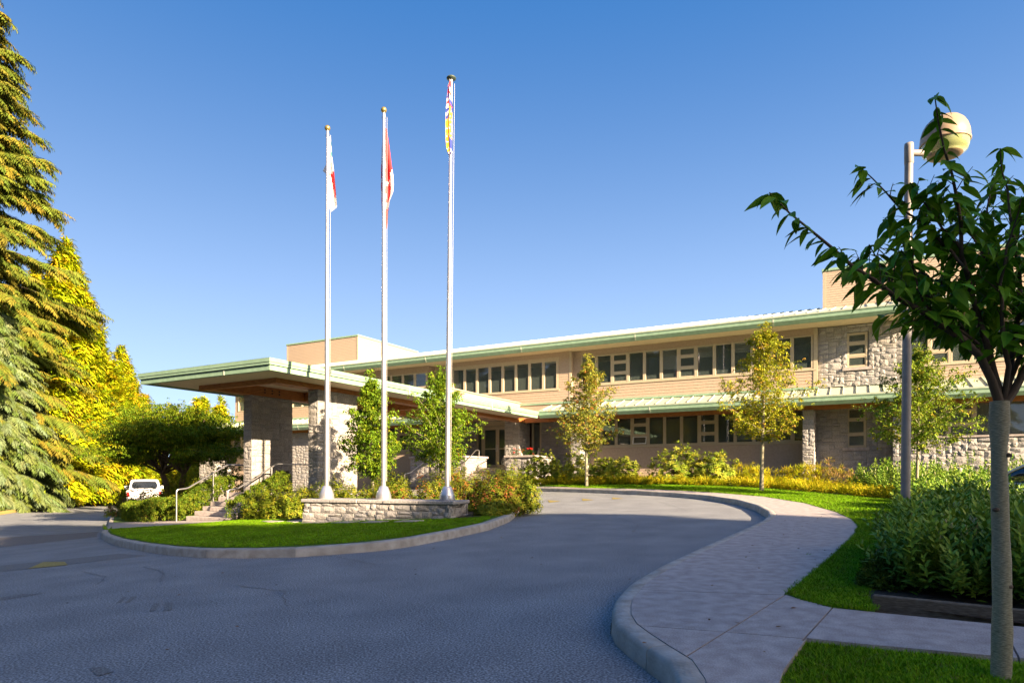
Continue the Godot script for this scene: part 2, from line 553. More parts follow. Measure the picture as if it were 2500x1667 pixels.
func window(parent: Node, x0: float, x1: float, y0: float, y1: float, z: float, kind := "one", blind := 0.0, stile := 0.068) -> void:
	# frame standing 2 cm proud of the wall; the panes sit back in it. kind: one light, or three with rails ("three", "open")
	var st := mb()
	var zf := z + 0.025
	var zb := z - 0.10
	bx(st, Vector3(x0, y0, zb), Vector3(x0 + stile, y1, zf), 0.006)
	bx(st, Vector3(x1 - stile, y0, zb), Vector3(x1, y1, zf), 0.006)
	bx(st, Vector3(x0 + stile, y1 - 0.055, zb), Vector3(x1 - stile, y1, zf - 0.003), 0.005)
	bx(st, Vector3(x0 + stile, y0, zb), Vector3(x1 - stile, y0 + 0.06, zf - 0.003), 0.005)
	var lights := [[y0 + 0.06, y1 - 0.055]]
	if kind != "one":
		var h := y1 - y0
		var r1 := y0 + h * 0.335
		var r2 := y0 + h * 0.70
		for r in [r1, r2]: bx(st, Vector3(x0 + stile, r - 0.045, zb), Vector3(x1 - stile, r + 0.045, zf - 0.002), 0.005)
		lights = [[y0 + 0.06, r1 - 0.045], [r1 + 0.045, r2 - 0.045], [r2 + 0.045, y1 - 0.055]]
	var f := obj("window", st, M.trim, parent)
	for i in lights.size():
		var L: Array = lights[i]
		var a := x0 + stile
		var b := x1 - stile
		if kind != "one":
			# each light has a sash of its own
			var ss := mb()
			var open := 0.0
			if kind == "open" and i == 0: open = 0.30
			var s := 0.035
			var tr := Transform3D(Basis(Vector3(1, 0, 0), -open), Vector3.ZERO)
			tr.origin = Vector3(0, L[1], zf - 0.03) - tr.basis * Vector3(0, L[1], zf - 0.03)
			for q in [[a, L[0], a + s, L[1]], [b - s, L[0], b, L[1]], [a + s, L[0], b - s, L[0] + s], [a + s, L[1] - s, b - s, L[1]]]:
				bx(ss, Vector3(q[0], q[1], zf - 0.05), Vector3(q[2], q[3], zf - 0.012), 0.0, tr)
			obj("sash", ss, M.white_paint if open > 0.0 else M.trim, f)
			var ps := mb()
			bx(ps, Vector3(a + s, L[0] + s, zf - 0.036), Vector3(b - s, L[1] - s, zf - 0.032), 0.0, tr)
			obj("pane", ps, M.glass, f)
		else:
			var ps := mb()
			bx(ps, Vector3(a, L[0], zf - 0.054), Vector3(b, L[1], zf - 0.05))
			obj("pane", ps, M.glass, f)
	if blind > 0.0:
		obj("blind", slats(x0 + stile + 0.01, x1 - stile - 0.01, y1 - 0.06 - (y1 - y0 - 0.12) * blind, y1 - 0.10, z - 0.08), M.blind, f)

func gutter(parent: Node, x0: float, x1: float, z: float, y: float, h: float) -> void:
	# a fascia gutter: upright band, bevelled belly; short straps over the joints
	var n := maxi(1, roundi((x1 - x0) / 6.0))
	for k in n:
		var a := x0 + (x1 - x0) * k / n
		var b := x0 + (x1 - x0) * (k + 1) / n - 0.006
		var st := mb()
		extrude_x(st, [Vector2(z + 0.05, y + h), Vector2(z + 0.05, y + h * 0.46), Vector2(z - 0.05, y), Vector2(z - 0.14, y), Vector2(z - 0.14, y + h)], a, b)
		extrude_x(st, [Vector2(z + 0.072, y + h + 0.03), Vector2(z + 0.072, y + h - 0.028), Vector2(z + 0.051, y + h - 0.028), Vector2(z + 0.051, y + h + 0.03)], a, b)
		obj("gutter", st, M.green, parent)
		if k > 0:
			st = mb()
			extrude_x(st, [Vector2(z + 0.058, y + h - 0.03), Vector2(z + 0.058, y + h * 0.44), Vector2(z - 0.05, y - 0.008), Vector2(z - 0.05, y + 0.02), Vector2(z + 0.04, y + h * 0.5), Vector2(z + 0.04, y + h - 0.03)], a - 0.03, a + 0.03)
			obj("gutter_strap", st, M.roof, parent)

func seamed_roof(parent: Node, x0: float, x1: float, z0: float, y0: float, z1: float, y1: float, pitch: float) -> void:
	# a metal roof rising from (z0, y0) to (z1, y1) with standing seams
	var st := mb()
	extrude_x(st, [Vector2(z0, y0), Vector2(z1, y1), Vector2(z1, y1 - 0.08), Vector2(z0, y0 - 0.05)], x0, x1)
	obj("roof", st, M.roof, parent)
	var d := Vector2(z1 - z0, y1 - y0)
	var n := d.normalized()
	var up := Vector2(-n.y, n.x) if n.x > 0 else Vector2(n.y, -n.x)
	var L := d.length()
	var sm := mb()
	extrude_x(sm, [Vector2(0, 0), n * L, n * L + up * 0.045, up * 0.045], -0.012, 0.012)
	var mesh := done(sm)
	var x := x0 + pitch * 0.5
	while x < x1:
		put("roof_seam", mesh, M.roof, parent, Transform3D(Basis.IDENTITY, Vector3(x, y0, z0)))
		x += pitch

func wall_box(parent: Node, lo: Vector3, hi: Vector3, m: Material, called := "wall") -> void:
	var st := mb()
	bx(st, lo, hi)
	obj(called, st, m, parent)

func build_office() -> void:
	var t := thing("office_building", "two storey office with tan lap siding, green gutters and long rows of windows", "building", Vector3(0, -0.6, -9))
	var mx := 0.808
	# ---- upper storey, right hand run
	var zu := -1.2
	var wx0 := 1.35
	var wx1 := 12.45
	wall_box(t, Vector3(wx0, 3.0, zu - 0.2), Vector3(wx1, 4.50, zu - 0.015), M.siding)
	wall_box(t, Vector3(wx0, 6.0, zu - 0.2), Vector3(wx1, 6.40, zu - 0.015), M.siding)
	wall_box(t, Vector3(wx0, 4.50, zu - 0.2), Vector3(1.80, 6.0, zu - 0.015), M.siding)
	siding(t, Vector3(wx0, 3.80, zu), Vector3(1, 0, 0), Vector3(0, 0, 1), wx1 - wx0 - 0.12, 0.68)
	siding(t, Vector3(wx0, 6.0, zu), Vector3(1, 0, 0), Vector3(0, 0, 1), wx1 - wx0 - 0.12, 0.27, 0.135)
	siding(t, Vector3(wx0, 4.56, zu), Vector3(1, 0, 0), Vector3(0, 0, 1), 0.44, 1.42)
	wall_box(t, Vector3(1.78, 4.48, zu - 0.05), Vector3(wx1, 4.548, zu + 0.05), M.trim, "sill")
	wall_box(t, Vector3(wx1 - 0.12, 3.80, zu - 0.21), Vector3(wx1 + 0.04, 6.26, zu + 0.035), M.trim, "corner_board")
	wall_box(t, Vector3(wx0, 3.70, zu - 0.02), Vector3(wx1 + 0.05, 3.795, zu + 0.03), M.green, "flashing")
	for k in 13:
		var a := 1.80 + k * mx
		var kind := "three" if k in [2, 6, 10] else "one"
		var bl: float = {4: 0.04, 5: 0.66, 6: 0.30, 7: 0.34, 9: 0.28, 0: 0.3}.get(k, 0.0)
		window(t, a, a + mx, 4.55, 5.985, zu, kind, bl)
	# ---- upper storey, middle run, standing forward
	zu = -0.95
	wall_box(t, Vector3(-5.95, 3.0, zu - 0.25), Vector3(1.35, 4.42, zu - 0.015), M.siding)
	wall_box(t, Vector3(-5.95, 5.92, zu - 0.25), Vector3(1.35, 6.40, zu - 0.015), M.siding)
	wall_box(t, Vector3(0.62, 4.42, zu - 0.25), Vector3(1.35, 5.92, zu - 0.015), M.siding)
	wall_box(t, Vector3(-5.95, 4.42, zu - 0.25), Vector3(-5.70, 5.92, zu - 0.015), M.siding)
	siding(t, Vector3(-5.95, 3.78, zu), Vector3(1, 0, 0), Vector3(0, 0, 1), 7.22, 0.62)
	siding(t, Vector3(-5.95, 6.03, zu), Vector3(1, 0, 0), Vector3(0, 0, 1), 7.22, 0.25)
	siding(t, Vector3(0.72, 4.40, zu), Vector3(1, 0, 0), Vector3(0, 0, 1), 0.55, 1.63)
	siding(t, Vector3(1.35, 3.78, zu), Vector3(0, 0, -1), Vector3(1, 0, 0), 0.26, 2.5)
	wall_box(t, Vector3(1.27, 3.78, zu - 0.02), Vector3(1.385, 6.27, zu + 0.03), M.trim, "corner_board")
	wall_box(t, Vector3(-5.80, 5.90, zu - 0.01), Vector3(0.72, 6.03, zu + 0.022), M.trim, "window_head")
	wall_box(t, Vector3(-5.80, 4.36, zu - 0.02), Vector3(0.74, 4.42, zu + 0.05), M.trim, "sill")
	wall_box(t, Vector3(0.62, 4.42, zu - 0.01), Vector3(0.70, 5.90, zu + 0.022), M.trim, "window_jamb")
	wall_box(t, Vector3(-5.95, 3.68, zu - 0.02), Vector3(1.39, 3.775, zu + 0.03), M.green, "flashing")
	for k in 8:
		window(t, -5.74 + k * 0.795, -5.74 + (k + 1) * 0.795, 4.42, 5.90, zu, "one", 0.05 if k % 3 == 1 else 0.0)
	# ---- upper storey, left run beyond the canopy
	wall_box(t, Vector3(-7.45, 3.0, -1.9), Vector3(-5.95, 6.40, -1.6), M.siding)
	siding(t, Vector3(-7.45, 3.78, -1.585), Vector3(1, 0, 0), Vector3(0, 0, 1), 1.5, 2.5)
	zu = -1.0
	wall_box(t, Vector3(-23.6, 3.0, zu - 0.25), Vector3(-7.40, 4.42, zu - 0.015), M.siding)
	wall_box(t, Vector3(-23.6, 5.92, zu - 0.25), Vector3(-7.40, 6.40, zu - 0.015), M.siding)
	wall_box(t, Vector3(-15.4, 4.42, zu - 0.25), Vector3(-12.7, 5.92, zu - 0.015), M.siding)
	wall_box(t, Vector3(-23.6, 4.42, zu - 0.25), Vector3(-23.3, 5.92, zu - 0.015), M.siding)
	siding(t, Vector3(-23.6, 3.78, zu), Vector3(1, 0, 0), Vector3(0, 0, 1), 16.2, 0.62)
	siding(t, Vector3(-23.6, 5.92, zu), Vector3(1, 0, 0), Vector3(0, 0, 1), 16.2, 0.36)
	wall_box(t, Vector3(-7.56, 4.42, -1.6), Vector3(-7.40, 4.46, zu + 0.02), M.trim, "sill")
	wall_box(t, Vector3(-7.52, 3.0, -1.6), Vector3(-7.40, 4.42, zu - 0.25), M.siding)
	wall_box(t, Vector3(-7.52, 5.92, -1.6), Vector3(-7.40, 6.40, zu - 0.25), M.siding)
	wall_box(t, Vector3(-7.52, 4.46, -1.6), Vector3(-7.40, 5.92, -1.52), M.trim, "window_jamb")
	var pg := mb()
	bx(pg, Vector3(-7.47, 4.46, -1.52), Vector3(-7.464, 5.92, -1.02))
	obj("pane", pg, M.glass, t)
	for k in 6: window(t, -12.66 + k * 0.86, -12.66 + (k + 1) * 0.86, 4.42, 5.92, zu)
	for k in 9: window(t, -23.3 + k * 0.86, -23.3 + (k + 1) * 0.86, 4.42, 5.92, zu)
	wall_box(t, Vector3(-23.6, 3.68, zu - 0.02), Vector3(-7.4, 3.775, zu + 0.03), M.green, "flashing")
	# ---- stone bay, upper part, with its narrow window
	var zs := -1.35
	wall_box(t, Vector3(12.45, 3.0, zs - 0.3), Vector3(13.56, 6.4, zs - 0.01), M.mortar)
	wall_box(t, Vector3(14.33, 3.0, zs - 0.3), Vector3(15.75, 6.4, zs - 0.01), M.mortar)
	wall_box(t, Vector3(13.56, 3.0, zs - 0.3), Vector3(14.33, 4.45, zs - 0.01), M.mortar)
	wall_box(t, Vector3(13.56, 5.93, zs - 0.3), Vector3(14.33, 6.4, zs - 0.01), M.mortar)
	var sw := tag(mbi("stone_wall_facing", Vector3(12.5, 3.74, zs)), "pale split stone facing round the narrow upper window under the eave", "stone wall") as Node3D
	ashlar(sw, Vector3(12.5, 3.74, zs), Vector3(1, 0, 0), Vector3(0, 0, 1), 3.25, 2.52, 211, [Rect2(1.06, 0.70, 0.77, 1.50), Rect2(0.94, 0.62, 1.04, 0.1)], 0.06)
	window(t, 13.56, 14.33, 4.50, 5.93, zs - 0.02, "three", 0.3)
	wall_box(t, Vector3(13.42, 4.385, zs - 0.05), Vector3(14.47, 4.495, zs + 0.10), M.concrete, "stone_sill")
	# ---- upper storey right of the stone bay
	zu = -1.6
	wall_box(t, Vector3(15.75, 3.0, zu - 0.25), Vector3(27.0, 4.45, zu - 0.015), M.siding)
	wall_box(t, Vector3(15.75, 5.90, zu - 0.25), Vector3(27.0, 6.45, zu - 0.015), M.siding)
	siding(t, Vector3(15.75, 3.80, zu), Vector3(1, 0, 0), Vector3(0, 0, 1), 11.2, 0.62)
	siding(t, Vector3(15.75, 5.93, zu), Vector3(1, 0, 0), Vector3(0, 0, 1), 11.2, 0.50)
	wall_box(t, Vector3(15.75, 4.38, zu - 0.02), Vector3(27.0, 4.45, zu + 0.05), M.trim, "sill")
	for k in 12: window(t, 15.80 + k * 0.68, 15.80 + (k + 1) * 0.68, 4.45, 5.90, zu, "three" if k % 4 == 1 else "one", 0.25 if k == 1 else 0.0)
	wall_box(t, Vector3(23.96, 4.45, zu - 0.25), Vector3(27.0, 5.90, zu - 0.015), M.siding)
	wall_box(t, Vector3(15.75, 3.70, zu - 0.02), Vector3(27.0, 3.795, zu + 0.03), M.green, "flashing")
	# ---- upper eave: soffit, gutter, seamed roof
	wall_box(t, Vector3(-24.6, 6.28, -2.0), Vector3(16.8, 6.36, -0.09), M.soffit, "soffit")
	wall_box(t, Vector3(16.8, 6.36, -2.0), Vector3(28.0, 6.44, -0.85), M.soffit, "soffit")
	gutter(t, -24.6, 16.8, 0.0, 6.265, 0.31)
	gutter(t, 16.81, 28.0, -0.78, 6.36, 0.31)
	seamed_roof(t, -24.6, 16.8, 0.08, 6.625, -8.6, 8.80, 0.43)
	seamed_roof(t, 16.81, 28.0, -0.70, 6.72, -8.6, 8.80, 0.43)
	var gb := mb()
	bx(gb, Vector3(-24.55, 6.3, -17.0), Vector3(27.95, 6.6, -2.0))
	extrude_x(gb, [Vector2(-8.6, 8.79), Vector2(-17.0, 6.6), Vector2(-8.6, 6.6)], -24.5, 27.95)
	extrude_x(gb, [Vector2(-8.6, 8.68), Vector2(-8.6, 6.6), Vector2(-2.0, 6.6), Vector2(-2.0, 6.9)], -24.5, 27.9)
	obj("roof_body", gb, M.siding, t)
	# ---- lower storey, right hand run of windows behind the timber beam
	var zl := -2.1
	var m2 := 0.815
	wall_box(t, Vector3(1.5, -1.1, zl - 0.2), Vector3(12.0, 1.50, zl - 0.015), M.siding)
	wall_box(t, Vector3(1.5, 2.96, zl - 0.2), Vector3(12.0, 3.3, zl - 0.015), M.siding)
	siding(t, Vector3(1.5, -0.55, zl), Vector3(1, 0, 0), Vector3(0, 0, 1), 10.45, 2.0)
	wall_box(t, Vector3(1.5, 1.46, zl - 0.05), Vector3(12.0, 1.535, zl + 0.055), M.trim, "sill")
	for k in range(-2, 11):
		var a := 3.31 + k * m2
		if a < 1.6: continue
		var kind := "open" if k == 1 else ("three" if k in [5, 9] else "one")
		var bl: float = {7: 0.9, 8: 0.35, 9: 0.5, 10: 0.9, 3: 0.03}.get(k, 0.0)
		window(t, a, minf(a + m2, 12.0), 1.535, 2.98, zl, kind, bl)
	# ---- stone bay, lower part
	zs = -2.2
	wall_box(t, Vector3(12.0, -1.1, zs - 0.3), Vector3(13.55, 3.3, zs - 0.01), M.mortar)
	wall_box(t, Vector3(14.29, -1.1, zs - 0.3), Vector3(15.75, 3.3, zs - 0.01), M.mortar)
	wall_box(t, Vector3(13.55, -1.1, zs - 0.3), Vector3(14.29, 1.22, zs - 0.01), M.mortar)
	wall_box(t, Vector3(13.55, 2.93, zs - 0.3), Vector3(14.29, 3.3, zs - 0.01), M.mortar)
	sw = tag(mbi("stone_wall_facing", Vector3(12.4, -0.9, zs)), "grey split stone facing in shade between two pillars, round the lower narrow window", "stone wall") as Node3D
	ashlar(sw, Vector3(12.1, -0.9, zs), Vector3(1, 0, 0), Vector3(0, 0, 1), 3.6, 3.9, 223, [Rect2(1.45, 2.12, 0.74, 1.7), Rect2(1.30, 2.0, 1.0, 0.12)], 0.06)
	window(t, 13.55, 14.29, 1.24, 2.93, zs - 0.02, "three", 0.98)
	wall_box(t, Vector3(13.40, 1.115, zs - 0.05), Vector3(14.40, 1.235, zs + 0.10), M.concrete, "stone_sill")
	# low stone skirt beside the pillar
	wall_box(t, Vector3(9.86, -0.9, -2.09), Vector3(11.94, 0.17, -1.90), M.mortar, "skirt_wall")
	wall_box(t, Vector3(9.80, 0.17, -2.08), Vector3(11.94, 0.315, -1.84), M.concrete, "skirt_cap")
	sw = tag(mbi("skirt_wall_facing", Vector3(9.86, -0.9, -1.9)), "low stone skirt with a concrete cap behind the yellow ground cover", "stone wall") as Node3D
	ashlar(sw, Vector3(9.86, -0.9, -1.905), Vector3(1, 0, 0), Vector3(0, 0, 1), 2.08, 1.06, 227)
	# ---- right wing, lower part: lit low stone wall, shaded windows over it
	wall_box(t, Vector3(15.72, -1.1, -1.2), Vector3(27.0, 1.49, -0.86), M.mortar)
	wall_box(t, Vector3(15.72, 1.49, -1.3), Vector3(27.0, 1.56, -0.77), M.concrete, "wall_cap")
	sw = tag(mbi("low_wall_facing", Vector3(15.8, -0.9, -0.86)), "sunlit low stone wall below the shuttered ground floor windows at the right", "stone wall") as Node3D
	ashlar(sw, Vector3(15.74, -0.7, -0.865), Vector3(1, 0, 0), Vector3(0, 0, 1), 7.0, 2.18, 229, [], 0.07)
	for k in 9:
		window(t, 16.20 + k * 0.86, 16.20 + (k + 1) * 0.86, 1.56, 2.96, -1.45, "three" if k % 4 == 1 else "one", 0.97)
	wall_box(t, Vector3(15.72, 1.56, -1.7), Vector3(16.2, 3.2, -1.46), M.siding)
	wall_box(t, Vector3(23.94, 1.56, -1.7), Vector3(27.0, 3.2, -1.46), M.siding)
	# ---- lower eave, right
	wall_box(t, Vector3(0.0, 2.985, -2.5), Vector3(28.0, 3.07, -0.09), M.soffit, "soffit")
	gutter(t, 0.06, 28.0, 0.0, 2.90, 0.315)
	seamed_roof(t, 0.06, 28.0, 0.08, 3.27, -1.62, 3.80, 0.47)
	for k in 5: wall_box(t, Vector3(-1.22 + k * 5.8, 2.79, -1.10), Vector3(-1.22 + (k + 1) * 5.8 - 0.004, 3.0, -0.88), M.timber, "timber_beam")
	# ---- lower eave and wall, left of the canopy
	wall_box(t, Vector3(-27.2, 2.985, -2.5), Vector3(-5.8, 3.07, -0.09), M.soffit, "soffit")
	gutter(t, -27.2, -5.86, 0.0, 2.90, 0.315)
	seamed_roof(t, -27.2, -5.86, 0.08, 3.27, -1.3, 3.76, 0.47)
	for k in 3: wall_box(t, Vector3(-27.0 + k * 7.4, 2.79, -1.10), Vector3(-27.0 + (k + 1) * 7.4 - 0.004, 3.0, -0.88), M.timber, "timber_beam")
	wall_box(t, Vector3(-27.0, -2.0, zl - 0.2), Vector3(-9.45, 1.50, zl - 0.015), M.siding)
	wall_box(t, Vector3(-27.0, 2.96, zl - 0.2), Vector3(-9.45, 3.3, zl - 0.015), M.siding)
	siding(t, Vector3(-27.0, -0.9, zl), Vector3(1, 0, 0), Vector3(0, 0, 1), 17.5, 2.36)
	wall_box(t, Vector3(-27.0, 1.46, zl - 0.05), Vector3(-9.5, 1.535, zl + 0.055), M.trim, "sill")
	for k in 4: window(t, -13.0 + k * 0.86, -13.0 + (k + 1) * 0.86, 1.535, 2.98, zl, "three" if k % 3 == 0 else "one")
	for k in 5: window(t, -25.2 + k * 0.86, -25.2 + (k + 1) * 0.86, 1.535, 2.98, zl, "three" if k % 3 == 1 else "one")
	wall_box(t, Vector3(-27.0, 1.535, zl - 0.2), Vector3(-25.2, 2.98, zl - 0.015), M.siding)
	wall_box(t, Vector3(-20.9, 1.535, zl - 0.2), Vector3(-13.0, 2.98, zl - 0.015), M.siding)
	# ---- the closed body of the house: floors, ends and back, dark rooms behind the glass
	wall_box(t, Vector3(-23.6, 3.08, -17.0), Vector3(27.0, 3.3, -1.4), M.inside, "floor_slab")
	wall_box(t, Vector3(-27.0, -2.6, -17.0), Vector3(27.0, -1.0, -2.4), M.inside, "ground_slab")
	wall_box(t, Vector3(-27.0, -1.0, -5.4), Vector3(27.0, 3.08, -5.2), M.inside, "room_wall")
	wall_box(t, Vector3(-23.5, 3.3, -4.9), Vector3(26.9, 6.3, -4.7), M.inside, "room_wall")
	for x in [-23.6, 26.8]: wall_box(t, Vector3(x, 3.3, -17.0), Vector3(x + 0.2, 6.3, -1.3), M.siding, "end_wall")
	for x in [-27.0, 26.8]: wall_box(t, Vector3(x, -1.5, -17.0), Vector3(x + 0.2, 3.08, -2.2), M.siding, "end_wall")
	wall_box(t, Vector3(-27.0, -1.5, -17.2), Vector3(27.0, 6.3, -17.0), M.siding, "back_wall")
	for x in [-16.0, -7.0, 4.1, 8.2, 12.6, 16.0]: wall_box(t, Vector3(x, 3.3, -4.7), Vector3(x + 0.12, 6.28, -1.75), M.inside, "partition")
	for x in [3.2, 7.4, 12.1, 15.8]: wall_box(t, Vector3(x, -1.0, -5.2), Vector3(x + 0.12, 2.98, -2.45), M.inside, "partition")

func mbi(called: String, at: Vector3) -> Node3D:
	return thing(called, called, "stone wall", at)

func penthouse(label: String, x0: float, x1: float, z0: float, z1: float, y0: float, y1: float) -> void:
	var t := thing("roof_penthouse", label, "roof penthouse", Vector3((x0 + x1) * 0.5, y0, (z0 + z1) * 0.5))
	wall_box(t, Vector3(x0 + 0.02, y0, z0 + 0.02), Vector3(x1 - 0.02, y1, z1 - 0.02), M.siding)
	siding(t, Vector3(x0 + 0.1, y0, z1), Vector3(1, 0, 0), Vector3(0, 0, 1), x1 - x0 - 0.2, y1 - y0, 0.115)
	siding(t, Vector3(x1, y0, z1 - 0.1), Vector3(0, 0, -1), Vector3(1, 0, 0), z1 - z0 - 0.2, y1 - y0, 0.115)
	siding(t, Vector3(x0, y0, z0 + 0.1), Vector3(0, 0, 1), Vector3(-1, 0, 0), z1 - z0 - 0.2, y1 - y0, 0.115)
	wall_box(t, Vector3(x1 - 0.1, y0, z1 - 0.1), Vector3(x1 + 0.03, y1, z1 + 0.03), M.siding, "corner_board")
	wall_box(t, Vector3(x0 - 0.03, y0, z1 - 0.1), Vector3(x0 + 0.1, y1, z1 + 0.03), M.siding, "corner_board")
	var st := mb()
	bx(st, Vector3(x0 - 0.07, y1, z0 - 0.07), Vector3(x1 + 0.07, y1 + 0.12, z1 + 0.07), 0.01)
	obj("coping", st, M.green, t)
	wall_box(t, Vector3(x0 + 0.05, y0 - 0.03, z1 - 0.05), Vector3(x1 - 0.05, y0 + 0.10, z1 + 0.045), M.roof, "flashing")
	var v := mb()
	bx(v, Vector3(lerpf(x0, x1, 0.55), lerpf(y0, y1, 0.28), z1 + 0.02), Vector3(lerpf(x0, x1, 0.55) + 0.42, lerpf(y0, y1, 0.28) + 0.09, z1 + 0.10), 0.01)
	obj("vent", v, M.trim, t)

func build_canopy() -> void:
	var t := thing("entrance_canopy", "flat entrance canopy with stepped green fascia reaching out over stairs and stone pillars", "canopy", Vector3(-2.9, 2.8, 8.2))
	var x0 := -5.8
	var z1 := 16.5
	# fascia in two stepped bands, mitred round three sides
	var bands := [[0.0, 2.90, 3.045], [0.045, 3.05, 3.115], [0.06, 3.12, 3.23]]
	for b in bands:
		var o: float = b[0]
		var st := mb()
		bx(st, Vector3(x0 - o, b[1], z1 - 0.12), Vector3(0.0 + o, b[2], z1 + o), 0.004)
		obj("front_fascia", st, M.green, t)
		st = mb()
		bx(st, Vector3(-0.12, b[1], 0.06), Vector3(0.0 + o, b[2], z1 - 0.121), 0.004)
		obj("side_fascia", st, M.green, t)
		st = mb()
		bx(st, Vector3(x0 - o, b[1], 0.06), Vector3(x0 + 0.12, b[2], z1 - 0.121), 0.004)
		obj("side_fascia", st, M.green, t)
	for zz in [4.6, 10.4]:
		var s2 := mb()
		bx(s2, Vector3(-0.02, 2.895, zz), Vector3(0.065, 3.235, zz + 0.05), 0.004)
		obj("fascia_strap", s2, M.roof, t)
	var s3 := mb()
	bx(s3, Vector3(-1.9, 2.895, z1 - 0.02), Vector3(-1.85, 3.05, z1 + 0.012), 0.003)
	obj("fascia_strap", s3, M.roof, t)
	# roof skin, slightly hipped
	var rs := mb()
	rs.set_smooth_group(-1)
	var A := Vector3(x0 - 0.06, 3.232, z1 + 0.06)
	var B := Vector3(0.06, 3.232, z1 + 0.06)
	var C := Vector3(0.06, 3.232, 0.0)
	var D := Vector3(x0 - 0.06, 3.232, 0.0)
	var e := Vector3(-2.9, 3.50, z1 - 3.0)
	var f := Vector3(-2.9, 3.50, 0.0)
	var mid := Vector3(-2.9, 3.0, 8)
	tri(rs, A, B, e, mid)
	quad(rs, B, C, f, e, mid)
	quad(rs, D, A, e, f, mid)
	quad(rs, A, B, C, D, mid + Vector3(0, 1, 0))
	obj("roof", rs, M.roof, t)
	# raised light-coloured curb on the roof, near the wall
	wall_box(t, Vector3(-2.6, 3.2, -0.93), Vector3(-1.5, 3.80, 6.4), M.siding, "roof_curb")
	wall_box(t, Vector3(-2.66, 3.80, -0.93), Vector3(-1.44, 3.845, 6.46), M.siding, "curb_cap")
	# soffit of the overhang and the raised ceiling inside the beam ring
	var so := mb()
	bx(so, Vector3(x0 + 0.02, 2.955, z1 - 1.32), Vector3(-0.02, 3.0, z1 - 0.10))
	bx(so, Vector3(-1.30, 2.955, 0.0), Vector3(-0.02, 3.0, z1 - 1.321))
	bx(so, Vector3(x0 + 0.02, 2.955, 0.0), Vector3(-4.80, 3.0, z1 - 1.321))
	obj("soffit", so, M.soffit, t)
	wall_box(t, Vector3(-4.6, 3.17, -2.1), Vector3(-1.4, 3.22, z1 - 1.4), M.soffit, "ceiling")
	# glulam beams
	var zf := z1 - 1.3
	wall_box(t, Vector3(-4.80, 2.80, zf - 0.16), Vector3(-1.23, 3.19, zf), M.timber, "front_beam")
	for k in 3:
		wall_box(t, Vector3(-1.66, 2.81, -0.87 + (zf - 0.162 + 0.87) * k / 3.0), Vector3(-1.23, 3.19, -0.87 + (zf - 0.162 + 0.87) * (k + 1) / 3.0 - 0.004), M.timber, "side_beam")
	var lb := mb()
	bx(lb, Vector3(-4.79, 2.83, -0.87), Vector3(-4.36, 3.19, zf - 0.162))
	var beam := obj("side_beam", lb, M.timber, t)
	for i in 3:
		for j in 2:
			var bt := mb()
			lathe(bt, Vector3.ZERO, [[0.0, 0.0], [0.032, 0.0], [0.032, 0.012], [0.016, 0.014], [0.016, 0.035], [0.0, 0.035]], 10, false)
			bt.generate_normals()
			put("bolt", bt.commit(), M.bolt, beam, Transform3D(Basis(Vector3(0, 0, 1), -PI / 2), Vector3(-4.36, 2.96 + j * 0.1, 12.3 + i * 0.32)))
	for z in [10.9, 6.6, 2.2]:
		wall_box(t, Vector3(-4.355, 2.86, z), Vector3(-1.665, 3.18, z + 0.2), M.timber, "cross_beam")
	# pillars carry the beams
	stone_pillar("left stone pillar by the stairs, half in canopy shade, waste bin beside it", Vector3(-4.79, -1.3, 11.67), Vector3(-4.36, 2.83, 13.50), 301, "", "fr")
	stone_pillar("sunlit stone pillar behind the left flagpole with a tree's shadow on it", Vector3(-1.66, -1.3, 11.67), Vector3(-1.23, 2.81, 13.53), 311, "", "fr")

# ---------------------------------------------------------------- entrance

func rail(label: String, pts: Array, posts: Array, r := 0.022, at := Vector3.ZERO) -> void:
	# a bent steel handrail: one bar with rounded bends, posts from it to the ground
	var t := thing("handrail", label, "handrail", at, "")
	var path := []
	for i in pts.size():
		if i == 0 or i == pts.size() - 1: path.append(pts[i]); continue
		var p: Vector3 = pts[i]
		var a: Vector3 = p + (pts[i - 1] - p).normalized() * 0.09
		var b: Vector3 = p + (pts[i + 1] - p).normalized() * 0.09
		for k in 5:
			var s := k / 4.0
			path.append(a.lerp(p, s).lerp(p.lerp(b, s), s))
	var st := mb()
	var rr := []
	for p in path: rr.append(r)
	tube(st, path, rr, 10)
	obj("rail_bar", st, M.steel, t)
	for p in posts:
		st = mb()
		tube(st, [p[0], p[1]], [r * 0.95, r * 0.95], 10)
		obj("post", st, M.steel, t)

